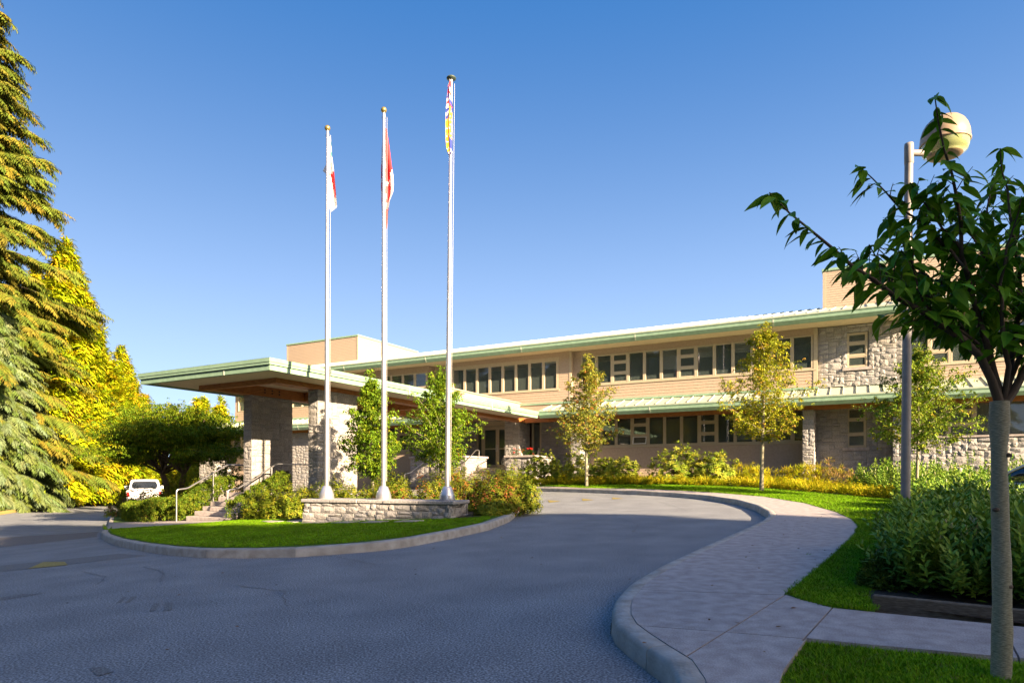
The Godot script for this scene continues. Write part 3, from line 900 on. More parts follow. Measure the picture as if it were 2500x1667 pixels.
func build_entrance() -> void:
	# stone wall either side of the doors
	var zd := -2.2
	var t := thing("entrance_wall", "recessed split stone entrance wall under the canopy end", "stone wall", Vector3(-4, -0.5, zd))
	wall_box(t, Vector3(-9.45, -1.0, zd - 0.3), Vector3(-4.95, 3.2, zd - 0.01), M.mortar, "core")
	wall_box(t, Vector3(-4.95, 2.84, zd - 0.3), Vector3(-2.6, 3.2, zd - 0.01), M.soffit, "door_head")
	wall_box(t, Vector3(-0.88, -1.0, zd - 0.3), Vector3(1.5, 3.2, zd - 0.01), M.mortar, "core")
	ashlar(t, Vector3(-9.45, -0.4, zd), Vector3(1, 0, 0), Vector3(0, 0, 1), 4.5, 3.4, 401)
	ashlar(t, Vector3(-0.88, -0.6, zd), Vector3(1, 0, 0), Vector3(0, 0, 1), 2.36, 3.58, 405)
	# tall dark side light right of the pier
	var sl := mb()
	bx(sl, Vector3(-1.46, 0.46, zd - 0.1), Vector3(-1.36, 2.98, zd + 0.02), 0.005)
	bx(sl, Vector3(-0.98, 0.46, zd - 0.1), Vector3(-0.88, 2.98, zd + 0.02), 0.005)
	bx(sl, Vector3(-1.36, 0.46, zd - 0.1), Vector3(-0.98, 0.54, zd + 0.01), 0.005)
	var slf := obj("side_light", sl, M.trim, t)
	var pn := mb()
	bx(pn, Vector3(-1.36, 0.54, zd - 0.06), Vector3(-0.98, 2.98, zd - 0.055))
	obj("pane", pn, M.glass, slf)
	stone_pillar("stone pier directly right of the glass entrance doors", Vector3(-2.5, -0.5, -2.3), Vector3(-1.62, 2.95, -1.05), 411, "", "fr")
	# doors
	t = thing("entrance_doors", "tan framed double glass entrance doors with pull handles under the canopy", "door", Vector3(-3.8, 0.47, zd))
	var fr := mb()
	for x in [[-4.92, -4.86], [-4.60, -4.50], [-2.66, -2.56]]: bx(fr, Vector3(x[0], 0.46, zd - 0.12), Vector3(x[1], 2.84, zd + 0.04), 0.005)
	bx(fr, Vector3(-4.86, 2.74, zd - 0.12), Vector3(-2.66, 2.84, zd + 0.035), 0.005)
	bx(fr, Vector3(-4.86, 0.46, zd - 0.12), Vector3(-4.60, 0.54, zd + 0.035), 0.005)
	obj("frame", fr, M.trim, t)
	var sp := mb()
	bx(sp, Vector3(-4.86, 0.54, zd - 0.05), Vector3(-4.60, 2.74, zd - 0.044))
	obj("side_pane", sp, M.glass, t)
	for k in 2:
		var a := -4.50 + k * 0.92
		var b := a + 0.918
		var ds := mb()
		bx(ds, Vector3(a, 0.48, zd - 0.03), Vector3(a + 0.11, 2.73, zd + 0.02), 0.005)
		bx(ds, Vector3(b - 0.11, 0.48, zd - 0.03), Vector3(b, 2.73, zd + 0.02), 0.005)
		bx(ds, Vector3(a + 0.11, 2.60, zd - 0.03), Vector3(b - 0.11, 2.73, zd + 0.017), 0.005)
		bx(ds, Vector3(a + 0.11, 0.48, zd - 0.03), Vector3(b - 0.11, 0.66, zd + 0.017), 0.005)
		var leaf := obj("door", ds, M.trim, t)
		var dp := mb()
		bx(dp, Vector3(a + 0.11, 0.66, zd - 0.01), Vector3(b - 0.11, 2.60, zd - 0.004))
		obj("pane", dp, M.glass, leaf)
		var pb := mb()
		bx(pb, Vector3(a + 0.11, 1.52, zd - 0.002), Vector3(b - 0.11, 1.58, zd + 0.02), 0.006)
		obj("push_bar", pb, M.trim, leaf)
		var hx := b - 0.055 if k == 0 else a + 0.055
		var hd := mb()
		tube(hd, [Vector3(hx, 1.40, zd + 0.02), Vector3(hx, 1.40, zd + 0.08), Vector3(hx, 1.75, zd + 0.08), Vector3(hx, 1.75, zd + 0.02)], [0.014, 0.014, 0.014, 0.014], 8)
		obj("handle", hd, M.steel, leaf)
	# landing and steps
	t = thing("entrance_steps", "pale concrete steps up to the glass entrance doors", "steps", Vector3(-2.6, -0.45, 0.4))
	for k in 6:
		var st := mb()
		var y := 0.46 - k * 0.145
		var zf := -0.25 + k * 0.30
		bx(st, Vector3(-3.75, y - 0.145 if k < 5 else -0.9, -2.2 if k == 0 else zf - 0.32), Vector3(-1.44 + minf(k, 5) * 0.10, y, zf), 0.012)
		obj("step", st, M.concrete, t)
	# planters
	t = thing("planter_wall", "stone planter wall right of the entrance steps, red geraniums in it", "planter", Vector3(-0.6, -0.5, -0.4))
	wall_box(t, Vector3(-1.40, -0.9, -1.6), Vector3(0.115, 0.94, 0.76), M.mortar, "core")
	ashlar(t, Vector3(-1.43, -0.55, 0.765), Vector3(1, 0, 0), Vector3(0, 0, 1), 1.58, 1.49, 421)
	ashlar(t, Vector3(0.115, -0.55, 0.80), Vector3(0, 0, -1), Vector3(1, 0, 0), 2.40, 1.49, 425)
	var cp := mb()
	bx(cp, Vector3(-1.48, 0.945, 0.55), Vector3(0.22, 1.05, 0.87), 0.015)
	bx(cp, Vector3(-0.10, 0.945, -1.62), Vector3(0.22, 1.05, 0.549), 0.015)
	obj("cap", cp, M.concrete, t)
	wall_box(t, Vector3(-1.38, 0.94, -1.58), Vector3(-0.101, 0.985, 0.548), M.soil, "soil")
	t = thing("planter_wall", "long stone planter wall left of the entrance steps behind the young island tree", "planter", Vector3(-5.5, -0.5, 0.0))
	wall_box(t, Vector3(-7.30, -0.9, -1.4), Vector3(-3.80, 0.98, 0.76), M.mortar, "core")
	ashlar(t, Vector3(-7.30, -0.6, 0.765), Vector3(1, 0, 0), Vector3(0, 0, 1), 3.52, 1.58, 431)
	ashlar(t, Vector3(-3.80, -0.6, 0.80), Vector3(0, 0, -1), Vector3(1, 0, 0), 2.10, 1.58, 435)
	cp = mb()
	bx(cp, Vector3(-7.34, 0.985, 0.55), Vector3(-3.70, 1.09, 0.87), 0.015)
	bx(cp, Vector3(-4.02, 0.985, -1.42), Vector3(-3.70, 1.09, 0.549), 0.015)
	obj("cap", cp, M.concrete, t)
	wall_box(t, Vector3(-7.28, 0.98, -1.38), Vector3(-4.021, 1.02, 0.548), M.soil, "soil")
	# geraniums
	rng.seed = 77
	for q in [["red geraniums spilling over the right entrance planter", Vector3(-0.75, 0.98, 0.25), 0.62, 0.38, 130], ["red geraniums in the left entrance planter", Vector3(-5.4, 1.02, 0.4), 1.3, 0.25, 90]]:
		var g := thing("geranium_bed", q[0], "flowers", q[1])
		var xs := []
		var ts := []
		for i in int(q[4]):
			var p: Vector3 = q[1] + Vector3(rng.randf_range(-1, 1) * q[2], rng.randf() * q[3], rng.randf_range(-0.3, 0.3))
			xs.append(Transform3D(turn_basis(rng.randf() * TAU, rng.randf_range(-0.5, 0.5)).scaled(Vector3.ONE * rng.randf_range(0.8, 1.3)), p))
			ts.append(tint(0.05, 0.12, 0.012, 0.3))
		scatter("foliage", K.small, M.leaf, xs, ts, g)
		for i in 16:
			var p: Vector3 = q[1] + Vector3(rng.randf_range(-1, 1) * q[2], q[3] * rng.randf_range(0.35, 1.15), rng.randf_range(-0.1, 0.36))
			put("blossom", K.blossom, M.petal, g, Transform3D(turn_basis(rng.randf() * TAU, 0.3), p))
	# rails at the entrance
	rail("steel handrail curling down over the right entrance steps", [Vector3(-2.35, 0.47, -1.0), Vector3(-2.35, 1.42, -1.0), Vector3(-1.6, 1.42, 0.2), Vector3(-0.72, 0.52, 1.42), Vector3(-0.50, 0.50, 1.75), Vector3(-0.55, 0.22, 1.85), Vector3(-0.78, 0.22, 1.85), Vector3(-0.78, -0.45, 1.85)], [[Vector3(-1.6, 0.3, 0.2), Vector3(-1.6, 1.42, 0.2)]], 0.022, Vector3(-1.5, 0.4, 0.5))
	rail("slender steel handrail in the middle of the entrance steps", [Vector3(-3.62, 0.46, -0.3), Vector3(-3.62, 1.42, -0.3), Vector3(-3.62, 1.40, 0.0), Vector3(-3.62, 0.62, 1.25), Vector3(-3.62, 0.60, 1.5), Vector3(-3.62, -0.45, 1.5)], [], 0.022, Vector3(-3.62, 0, 0.5))
	rail("bronze coloured handrail crossing the left planter wall", [Vector3(-5.15, 1.30, 0.95), Vector3(-5.35, 1.30, 1.0), Vector3(-6.9, 0.2, 1.35), Vector3(-7.2, 0.16, 1.4), Vector3(-7.2, -0.6, 1.4)], [[Vector3(-5.3, -0.5, 1.0), Vector3(-5.3, 1.30, 1.0)]], 0.022, Vector3(-6.2, -0.5, 1.2))
	# pillars along the facade that carry the timber beam
	stone_pillar("sunlit stone pillar at the left end of the ground floor windows, behind a young tree", Vector3(1.40, -0.8, -2.2), Vector3(1.90, 2.79, -0.80), 451, "", "fr")
	stone_pillar("tall narrow sunlit stone pillar at the right end of the ground floor windows", Vector3(11.94, -0.9, -2.2), Vector3(12.38, 2.79, -0.80), 455, "", "fr")
	stone_pillar("sunlit stone pillar half hidden by the lamp post", Vector3(15.20, -0.9, -2.2), Vector3(15.72, 2.79, -0.80), 459, "", "fr")
	stone_pillar("rounded sunlit stone pier seen between the two canopy pillars", Vector3(-18.0, -1.6, -2.1), Vector3(-16.3, 2.79, -0.80), 463, "", "fr")
	stone_pillar("bright stone pillar at the far left corner of the office, behind the shrubs", Vector3(-27.0, -1.9, -2.1), Vector3(-25.3, 1.55, -0.70), 467, "", "fr")

func build_stairs() -> void:
	var t := thing("garden_stairs", "six concrete steps between clipped hedges, up to the canopy landing", "steps", Vector3(-4.4, -1.44, 14.4))
	for k in 6:
		var st := mb()
		var y := -0.54 - k * 0.15
		var zf := 13.72 + k * 0.30
		bx(st, Vector3(-5.42, y - 0.15 if k < 5 else -1.7, zf - 0.32), Vector3(-3.30, y - 0.002 * (k % 2), zf), 0.012)
		obj("step", st, M.concrete, t)
	t = thing("canopy_landing", "raised concrete landing under the entrance canopy around the pillars", "landing", Vector3(-2.6, -0.54, 11.5))
	wall_box(t, Vector3(-5.42, -2.0, 9.8), Vector3(-0.3, -0.542, 13.40), M.concrete, "slab")
	# rails either side of the stairs
	rail("left steel handrail of the garden stairs", [Vector3(-5.62, -1.50, 15.42), Vector3(-5.62, -0.42, 15.42), Vector3(-5.58, -0.38, 15.05), Vector3(-5.55, 0.42, 13.55), Vector3(-5.52, 0.42, 12.75), Vector3(-5.52, -0.55, 12.75)], [[Vector3(-5.565, -0.9, 14.1), Vector3(-5.565, 0.12, 14.1)]], 0.026, Vector3(-5.6, -1.4, 14.0))
	rail("right steel handrail of the garden stairs", [Vector3(-3.52, -1.35, 15.10), Vector3(-3.52, -0.42, 15.10), Vector3(-3.50, -0.38, 14.75), Vector3(-3.44, 0.44, 13.22), Vector3(-3.42, 0.44, 11.6), Vector3(-3.42, 0.38, 11.4), Vector3(-3.42, -0.54, 11.4)], [[Vector3(-3.43, -0.54, 13.45), Vector3(-3.43, 0.31, 13.45)]], 0.026, Vector3(-3.5, -1.0, 13.4))
	# waste bin
	t = thing("waste_bin", "round wooden slatted waste bin with a black rim beside the left pillar", "waste bin", Vector3(-3.95, -0.54, 12.55))
	var c := Vector3(-3.95, -0.54, 12.55)
	var st2 := mb()
	lathe(st2, c, [[0.0, 0.02], [0.21, 0.02], [0.21, 0.66], [0.0, 0.66]], 20)
	obj("liner", st2, M.black, t)
	st2 = mb()
	lathe(st2, c, [[0.20, 0.66], [0.255, 0.66], [0.262, 0.70], [0.255, 0.74], [0.20, 0.745], [0.17, 0.70]], 24)
	obj("rim", st2, M.black, t)
	var sl := mb()
	bx(sl, Vector3(-0.033, 0.03, 0.212), Vector3(0.033, 0.66, 0.238), 0.006)
	var slat := done(sl)
	for k in 20: put("slat", slat, M.wood_slat, t, Transform3D(Basis(Vector3.UP, TAU * k / 20), c))

# ---------------------------------------------------------------- ground

func kerb(called: String, label: String, pts: Array, inward: float, m: Material, w := 0.17, h := 0.15) -> void:
	# concrete kerb along the road's edge, cast in lengths of about three metres; INWARD +1: the footway lies left of the walk along the points
	var holder := Node3D.new()
	holder.name = numbered(self, called)
	add_child(holder)
	tag(holder, label, "", "", "structure")
	var i := 0
	while i < pts.size() - 1:
		var j := mini(i + 10, pts.size() - 1)
		if pts.size() - 1 - j < 3: j = pts.size() - 1
		var st := mb()
		var rows := []
		for k in range(i, j + 1):
			var d: Vector2 = (pts[mini(k + 1, pts.size() - 1)] - pts[maxi(k - 1, 0)]).normalized()
			var n := Vector2(d.y, -d.x) * inward
			var p: Vector2 = pts[k]
			if k == i: p += d * 0.004
			if k == j: p -= d * 0.004
			var y := T(p.x, p.y)
			var row := []
			for s in [[0.0, -0.12], [0.012, h - 0.035], [0.022, h - 0.012], [0.045, h], [w - 0.015, h + 0.004], [w, h - 0.006], [w, -0.12]]:
				var q: Vector2 = p + n * s[0]
				row.append(Vector3(q.x, y + s[1], q.y))
			rows.append(row)
		for k in rows.size() - 1:
			st.set_smooth_group(3)
			var mid: Vector3 = (rows[k][0] + rows[k + 1][6]) * 0.5
			for s in 6: quad(st, rows[k][s], rows[k][s + 1], rows[k + 1][s + 1], rows[k + 1][s], mid)
		st.set_smooth_group(-1)
		for e in [0, rows.size() - 1]:
			var r: Array = rows[e]
			var inner: Vector3 = rows[1][3] if e == 0 else rows[rows.size() - 2][3]
			for s in range(1, 6): tri(st, r[0], r[s], r[s + 1], inner - Vector3(0, 0.05, 0))
		obj("kerb_section", st, m, holder)
		i = j

func V(a: Array) -> Array:
	var out := []
	for k in range(0, a.size(), 2): out.append(Vector2(a[k], a[k + 1]))
	return out

func offset_line(pts: Array, d: float) -> Array:
	var out := []
	for k in pts.size():
		var t: Vector2 = (pts[mini(k + 1, pts.size() - 1)] - pts[maxi(k - 1, 0)]).normalized()
		out.append(pts[k] + Vector2(t.y, -t.x) * d)
	return out

var right_kerb := []
var island := []
var walk_edge := []

func structure(called: String, st: SurfaceTool, m: Material, label: String) -> MeshInstance3D:
	var o := obj(called, st, m, self, "structure")
	o.set_meta("label", label)
	return o

func build_ground() -> void:
	right_kerb = curve(V([13.2, 27.5, 13.45, 25.9, 13.14, 24.95, 12.77, 24.52, 12.48, 24.13, 12.33, 23.79, 12.21, 23.33, 12.10, 22.58, 12.10, 21.42, 12.21, 19.61, 12.35, 17.6, 12.45, 15.86, 12.43, 14.61, 12.29, 13.63, 11.78, 11.7, 11.0, 9.83, 9.84, 8.25, 8.48, 7.22, 6.85, 6.4, 4.37, 5.26, 1.19, 3.97, -3.0, 3.2, -8.0, 3.0, -14.0, 2.2, -21.0, 0.5, -26.0, -4.0]), 0.3)
	island = curve(V([6.07, 21.25, 6.67, 20.74, 7.08, 20.35, 7.28, 19.74, 7.35, 18.6, 7.33, 17.26, 6.9, 15.53, 5.82, 12.97, 4.96, 11.29, 3.88, 9.9, 1.5, 9.0, -3.0, 8.6, -9.0, 8.2, -15.0, 6.8, -20.0, 4.2, -23.2, 4.0, -23.6, 5.6, -22.6, 7.2, -19.24, 9.5, -13.88, 12.89, -7.6, 16.5, -5.6, 17.75, -4.2, 18.6, -2.65, 19.4, -0.33, 20.4, 1.54, 21.03, 3.11, 21.45, 4.13, 21.6, 5.21, 21.5]), 0.3, true)
	walk_edge = curve(V([0.78, 3.2, 4.34, 4.75, 7.54, 5.75, 9.83, 6.88, 11.62, 8.3, 12.84, 10.56, 13.62, 13.16, 13.97, 15.01, 14.07, 16.21, 14.02, 17.79, 13.87, 19.49, 13.71, 21.11, 13.59, 22.2, 13.52, 22.65]), 0.3)
	var left_edge := curve(V([-3.0, 46.0, -9.0, 30.0, -16.5, 18.5, -23.36, 12.77, -26.61, 10.07, -31.02, 6.49, -31.9, 4.41, -31.6, 1.5, -33.0, -3.0, -38.0, -12.0]), 0.5)
	# base terrain out to the horizon
	var st := mb()
	st.set_smooth_group(1)
	var xs := [-260, -160, -110, -80, -60, -50, -42, -36, -32, -28, -24, -20, -16, -12, -8, -4, 0, 4, 8, 12, 16, 20, 26, 34, 46, 60, 90, 140, 260]
	var zs := [-260, -160, -100, -60, -40, -28, -20, -14, -8, -3, 1, 5, 9, 13, 17, 21, 25, 30, 36, 46, 60, 90, 140, 260]
	for i in xs.size() - 1:
		for j in zs.size() - 1:
			var c := []
			for q in [[i, j], [i + 1, j], [i + 1, j + 1], [i, j + 1]]: c.append(G(xs[q[0]], zs[q[1]], -0.16))
			quad(st, c[0], c[1], c[2], c[3], c[0] - Vector3(0, 1, 0))
	structure("ground", st, M.bank, "bare grassy ground beyond the road")
	# road
	st = mb()
	var road: Array = left_edge.duplicate()
	road.append_array(V([-27.0, -12.0, -26.0, -4.0]))
	var rk := right_kerb.duplicate()
	rk.reverse()
	road.append_array(rk)
	road.append_array(V([20.0, 36.0, 20.0, 46.0]))
	sheet(st, road, 0.0, 1.0)
	structure("road", st, M.asphalt, "grey asphalt drive curving round the lawn island to the entrance")
	st = mb()
	sheet(st, offset_poly_band(left_edge, 0.0, -2.2), 0.012, 1.0)
	structure("road_verge", st, M.soil, "strip of bare soil beyond the yellow kerb")
	# repairs, seams and painted marks on the road
	st = mb()
	for q in [[0.91, 23.11, 1.2, 22.42, 1.50, 21.42, 2.69, 21.56, 2.55, 21.8, 2.45, 22.14, 2.13, 23.24, 1.96, 23.56, 1.7, 25.0, 0.9, 25.0], [4.9, 25.6, 5.0, 24.6, 5.25, 24.5, 5.2, 25.7]]:
		sheet(st, V(q), 0.004, 0.6)
	structure("road_patch", st, M.tar, "darker strip of newer asphalt across the left of the drive")
	st = mb()
	sheet(st, V([-12.0, 22.6, -8.15, 19.25, -7.0, 17.1, -5.4, 18.05, -4.36, 18.6, -3.89, 21.06, -5.0, 23.4]), 0.004, 0.8)
	structure("crossing_band", st, M.pale_band, "pale concrete band across the left arm of the drive")
	st = mb()
	sheet(st, V([2.10, 23.23, 1.29, 22.62, 1.75, 22.5, 2.37, 22.77]), 0.009, 0.5)
	structure("road_marking", st, M.yellow_paint, "worn yellow triangle painted on the drive")
	st = mb()
	for q in [[4.65, 8.72, 5.37, 9.24, 5.2, 9.75], [5.7, 8.18, 6.35, 8.77, 6.1, 9.13], [6.62, 7.73, 7.19, 8.19, 6.91, 8.54]]: sheet(st, V(q), 0.006, 0.5)
	structure("road_marking", st, M.yellow_paint, "row of three small yellow triangles painted on the sunlit drive")
	rng.seed = 15
	st = mb()
	for q in [[6.4, 20.95, 7.2, 21.25, 8.1, 21.62], [3.6, 23.2, 4.6, 23.4, 5.3, 23.9], [4.2, 22.6, 5.2, 22.9, 6.0, 23.5], [7.4, 23.4, 8.3, 23.5, 9.0, 24.1], [9.2, 14.5, 10.0, 15.6, 10.4, 17.2], [8.6, 9.2, 9.4, 10.6, 10.1, 12.0], [7.9, 13.5, 9.8, 13.9, 12.3, 14.0]]:
		var ln := curve(V(q), 0.12)
		for k in ln.size(): ln[k] += Vector2(rng.randf_range(-0.02, 0.02), rng.randf_range(-0.02, 0.02))
		var w := 0.008
		var b := offset_line(ln, w)
		b.reverse()
		var pl := offset_line(ln, -w)
		pl.append_array(b)
		sheet(st, pl, 0.005, 2.0)
	structure("road_crack", st, M.tar, "thin tarred cracks in the asphalt")
	st = mb()
	for q in [[7.55, 24.35, 7.95, 24.62, 7.90, 24.68, 7.50, 24.40], [7.45, 24.43, 7.80, 24.70, 7.76, 24.74, 7.41, 24.47], [6.75, 24.25, 7.05, 24.52, 7.02, 24.55, 6.72, 24.29], [6.68, 24.32, 6.95, 24.56, 6.93, 24.59, 6.65, 24.36], [9.3, 26.05, 9.52, 26.1, 9.50, 26.2, 9.25, 26.12]]:
		sheet(st, V(q), 0.005, 1.0)
	structure("tyre_mark", st, M.tar, "short dark tyre scuffs on the near asphalt")
	# kerbs
	kerb("kerb", "concrete kerb of the footway on the right", right_kerb, -1.0, M.kerb)
	var il := island.duplicate()
	il.append(island[0])
	kerb("kerb", "rounded concrete kerb of the lawn island", il, 1.0, M.kerb)
	kerb("kerb", "yellow painted kerb along the far left of the drive", left_edge, 1.0, M.yellow_kerb)
	# footway in cast panels: joints are gaps over a darker bed
	st = mb()
	var inner := offset_line(right_kerb, -0.165)
	var walk := inner.duplicate()
	walk.append_array(V([-26.0, -6.0, -14.0, -1.0, -9.5, 1.2, -4.0, 1.4, 0.2, 2.4]))
	walk.append_array(walk_edge)
	walk.append_array(V([13.71, 22.85, 13.91, 23.04, 14.21, 23.08, 14.49, 23.10, 15.10, 23.14, 17.0, 23.4, 22.0, 24.0, 22.0, 24.9, 17.0, 24.25, 14.95, 23.99, 14.17, 24.04, 13.80, 24.04, 13.73, 24.79, 13.75, 27.5]))
	sheet(st, walk, 0.118, 0.8)
	structure("footway_bed", st, M.groove, "dark joints between the footway panels")
	var panels: Array = [PackedVector2Array(walk)]
	for q in [[11.9, 22.95, 13.15, 22.77, 13.6, 22.65], [13.55, 22.6, 13.33, 23.87, 13.1, 25.2], [13.93, 22.95, 13.78, 24.12], [12.2, 24.2, 13.37, 24.09, 13.82, 24.06], [14.99, 23.0, 14.92, 24.2], [12.0, 18.3, 14.2, 18.5], [12.2, 14.1, 14.2, 14.0], [10.4, 9.2, 12.6, 8.9], [7.7, 7.0, 8.7, 5.9]]:
		var ln := curve(V(q), 0.15)
		var b := offset_line(ln, 0.006)
		b.reverse()
		var cut := offset_line(ln, -0.006)
		cut.append_array(b)
		var next := []
		for p in panels: next.append_array(Geometry2D.clip_polygons(p, PackedVector2Array(cut)))
		panels = next
	st = mb()
	for p in panels: sheet(st, Array(p), 0.152, 0.8, 0.06)
	structure("footway", st, M.concrete, "pale concrete footway curving along the drive to the entrance")
	# lawns and beds
	st = mb()
	var lawn_right: Array = walk_edge.duplicate()
	lawn_right.append_array(V([13.71, 22.85, 13.91, 23.04, 14.21, 23.07, 14.22, 22.8, 14.17, 22.6, 14.2, 21.36, 14.25, 19.64, 14.45, 17.48, 14.8, 14.62, 15.25, 10.0, 15.3, 6.2, 13.31, 5.13, 11.7, 3.9, 9.84, 3.1, 7.6, 3.1, 4.4, 3.2, 1.0, 2.2]))
	sheet(st, lawn_right, 0.15, 0.6)
	structure("side_lawn", st, M.lawn, "mown lawn strip between the footway and the shrub beds")
	st = mb()
	sheet(st, V([1.0, 2.2, 4.4, 3.2, 7.6, 3.1, 9.84, 3.1, 11.7, 3.9, 13.31, 5.13, 15.3, 6.2, 15.25, 10.0, 14.8, 14.62, 14.45, 17.48, 14.25, 19.64, 14.2, 21.36, 14.17, 22.6, 14.22, 22.8, 15.13, 23.05, 17.0, 23.3, 17.4, 12.0, 17.4, 2.0, 21.0, -1.0, 21.0, -2.6, 0.3, -2.6]), 0.156, 0.8)
	structure("planting_bed", st, M.soil, "dark mulched bed along the facade and beside the lamp post")
	st = mb()
	sheet(st, V([13.80, 24.04, 14.17, 24.04, 14.95, 23.99, 17.0, 24.25, 22.0, 24.9, 22.0, 27.5, 13.75, 27.5, 13.73, 24.79]), 0.115, 0.5)
	structure("front_lawn", st, M.lawn, "near lawn corner round the foot of the young tree")
	st = mb()
	var ring := []
	for k in 20: ring.append(Vector2(14.78 + cos(TAU * k / 20) * 0.42 * (1.0 + 0.1 * sin(k * 2.3)), 24.42 + sin(TAU * k / 20) * 0.30))
	sheet(st, ring, 0.124, 0.4)
	structure("mulch_ring", st, M.soil, "ring of dark mulch round the trunk of the near tree")
	var isl: Array = offset_line(il, 0.165)
	st = mb()
	sheet(st, isl, 0.15, 0.7)
	structure("island_lawn", st, M.lawn, "bright mown lawn of the island inside its kerb")
	st = mb()
	sheet(st, curve(V([-3.2, 15.5, -2.6, 15.3, -1.2, 15.3, 0.6, 16.1, 1.5, 16.6, 5.9, 16.1, 6.55, 15.6, 6.35, 14.9, 5.4, 12.8, 4.5, 11.3, 3.4, 10.2, 1.0, 9.4, -3.0, 9.0, -5.3, 9.2, -5.4, 15.4, -5.9, 15.4, -8.0, 14.6, -12.0, 12.7, -16.0, 10.6, -19.0, 8.6, -21.0, 6.4, -19.5, 5.2, -15.0, 7.4, -9.0, 8.8, -5.6, 9.1, -5.5, 15.55, -3.4, 15.65]), 0.5, true), 0.158, 0.8)
	structure("island_bed", st, M.soil, "mulched shrub bed of the island behind the stone flag plinth")
	st = mb()
	sheet(st, V([-9.1, 15.55, -7.59, 15.25, -5.5, 15.3, -3.2, 15.5, -2.7, 15.95, -3.22, 16.5, -4.81, 17.95, -5.6, 17.5, -7.4, 16.45]), 0.163, 0.8)
	structure("island_path", st, M.concrete, "pale path crossing the island to the garden stairs")
	# timber edge of the laurel bed
	st = mb()
	for q in [[14.20, 22.80, 14.97, 22.92], [14.98, 22.92, 16.6, 23.22]]:
		var a := G(q[0], q[1])
		var b := G(q[2], q[3])
		var d := (b - a).normalized()
		var n := d.cross(Vector3.UP).normalized()
		bx(st, Vector3(0, -0.1, -0.03), Vector3(a.distance_to(b), 0.235, 0.03), 0.008, Transform3D(Basis(d, Vector3.UP, -n), a))
	var o := obj("timber_edging", st, M.grey_wood)
	tag(o, "weathered timber board edging the laurel bed beside the footway", "edging board")
	# stepping stones in front of the plinth
	var n := 0
	var said := ["first stepping stone from the left before the flag plinth", "second stepping stone from the left, below the left flagpole", "third stepping stone from the left, the broadest one", "stepping stone below the middle flagpole", "stepping stone midway between the middle and right flagpole", "last stepping stone, half sunk in grass by the right flagpole"]
	for q in [[-0.2, 16.2, 0.6, 16.55, 0.2, 16.75, -0.45, 16.4], [0.88, 16.2, 1.7, 16.62, 1.35, 16.95, 0.75, 16.62], [2.0, 16.82, 2.75, 16.9, 2.5, 17.25, 1.85, 17.15], [3.1, 16.95, 3.65, 17.0, 3.5, 17.3, 2.95, 17.25], [3.95, 16.98, 4.5, 16.98, 4.4, 17.26, 3.85, 17.28], [4.85, 16.90, 5.4, 16.85, 5.35, 17.12, 4.8, 17.18]]:
		st = mb()
		sheet(st, V(q), 0.185, 0.5, 0.05)
		tag(obj("stepping_stone", st, M.concrete), said[n], "stepping stone", "stepping stones in the island lawn")
		n += 1
	# a grey rock at the laurels' foot
	st = mb()
	rng.seed = 5
	st.set_smooth_group(-1)
	var rc := G(14.48, 19.0, 0.22)
	lathe(st, rc, [[0.0, -0.15], [0.14, -0.12], [0.17, 0.0], [0.13, 0.11], [0.06, 0.17], [0.0, 0.18]], 9, false)
	tag(obj("grey_rock", st, M.rock), "grey rock at the edge of the laurels beside the lawn", "rock")

func offset_poly_band(pts: Array, a: float, b: float) -> Array:
	var o := offset_line(pts, -a)
	var p := offset_line(pts, -b)
	p.reverse()
	o.append_array(p)
	return o

# ---------------------------------------------------------------- plants

var K := {}

func turn_basis(yaw: float, tilt: float, roll := 0.0) -> Basis:
	return Basis(Vector3.UP, yaw) * Basis(Vector3(1, 0, 0), tilt) * Basis(Vector3(0, 0, 1), roll)

func tint(r: float, g: float, b: float, spread: float) -> Color:
	var s := 1.0 + rng.randf_range(-spread, spread)
	var w := rng.randf_range(-spread, spread) * 0.5
	return Color(clampf(r * s * (1.0 + w), 0, 1), clampf(g * s, 0, 1), clampf(b * s * (1.0 - w), 0, 1))

func leaf_blade(st: SurfaceTool, t: Transform3D, L: float, W: float, fold := 0.25, arch := 0.25, cuts := 3) -> void:
	# a pointed leaf along +z from the stalk, folded on its midrib and arched over
	st.set_smooth_group(-1)
	var mids := []
	var sides := []
	for i in cuts + 1:
		var s := i / float(cuts)
		var w := W * 0.5 * sin(PI * pow(s, 0.75)) if i < cuts else 0.0
		var y := -arch * L * s * s
		mids.append(Vector3(0, y, L * s))
		sides.append([w, y + fold * w])
	for i in cuts:
		for sg in [-1.0, 1.0]:
			var a: Vector3 = t * mids[i]
			var b: Vector3 = t * mids[i + 1]
			var c: Vector3 = t * (mids[i + 1] + Vector3(sides[i + 1][0] * sg, sides[i + 1][1] - mids[i + 1].y, 0))
			var d: Vector3 = t * (mids[i] + Vector3(sides[i][0] * sg, sides[i][1] - mids[i].y, 0))
			var under: Vector3 = a - t.basis.y
			if i == 0: tri(st, a, b, c, under)
			elif i == cuts - 1: tri(st, a, b, d, under)
			else: quad(st, a, b, c, d, under)

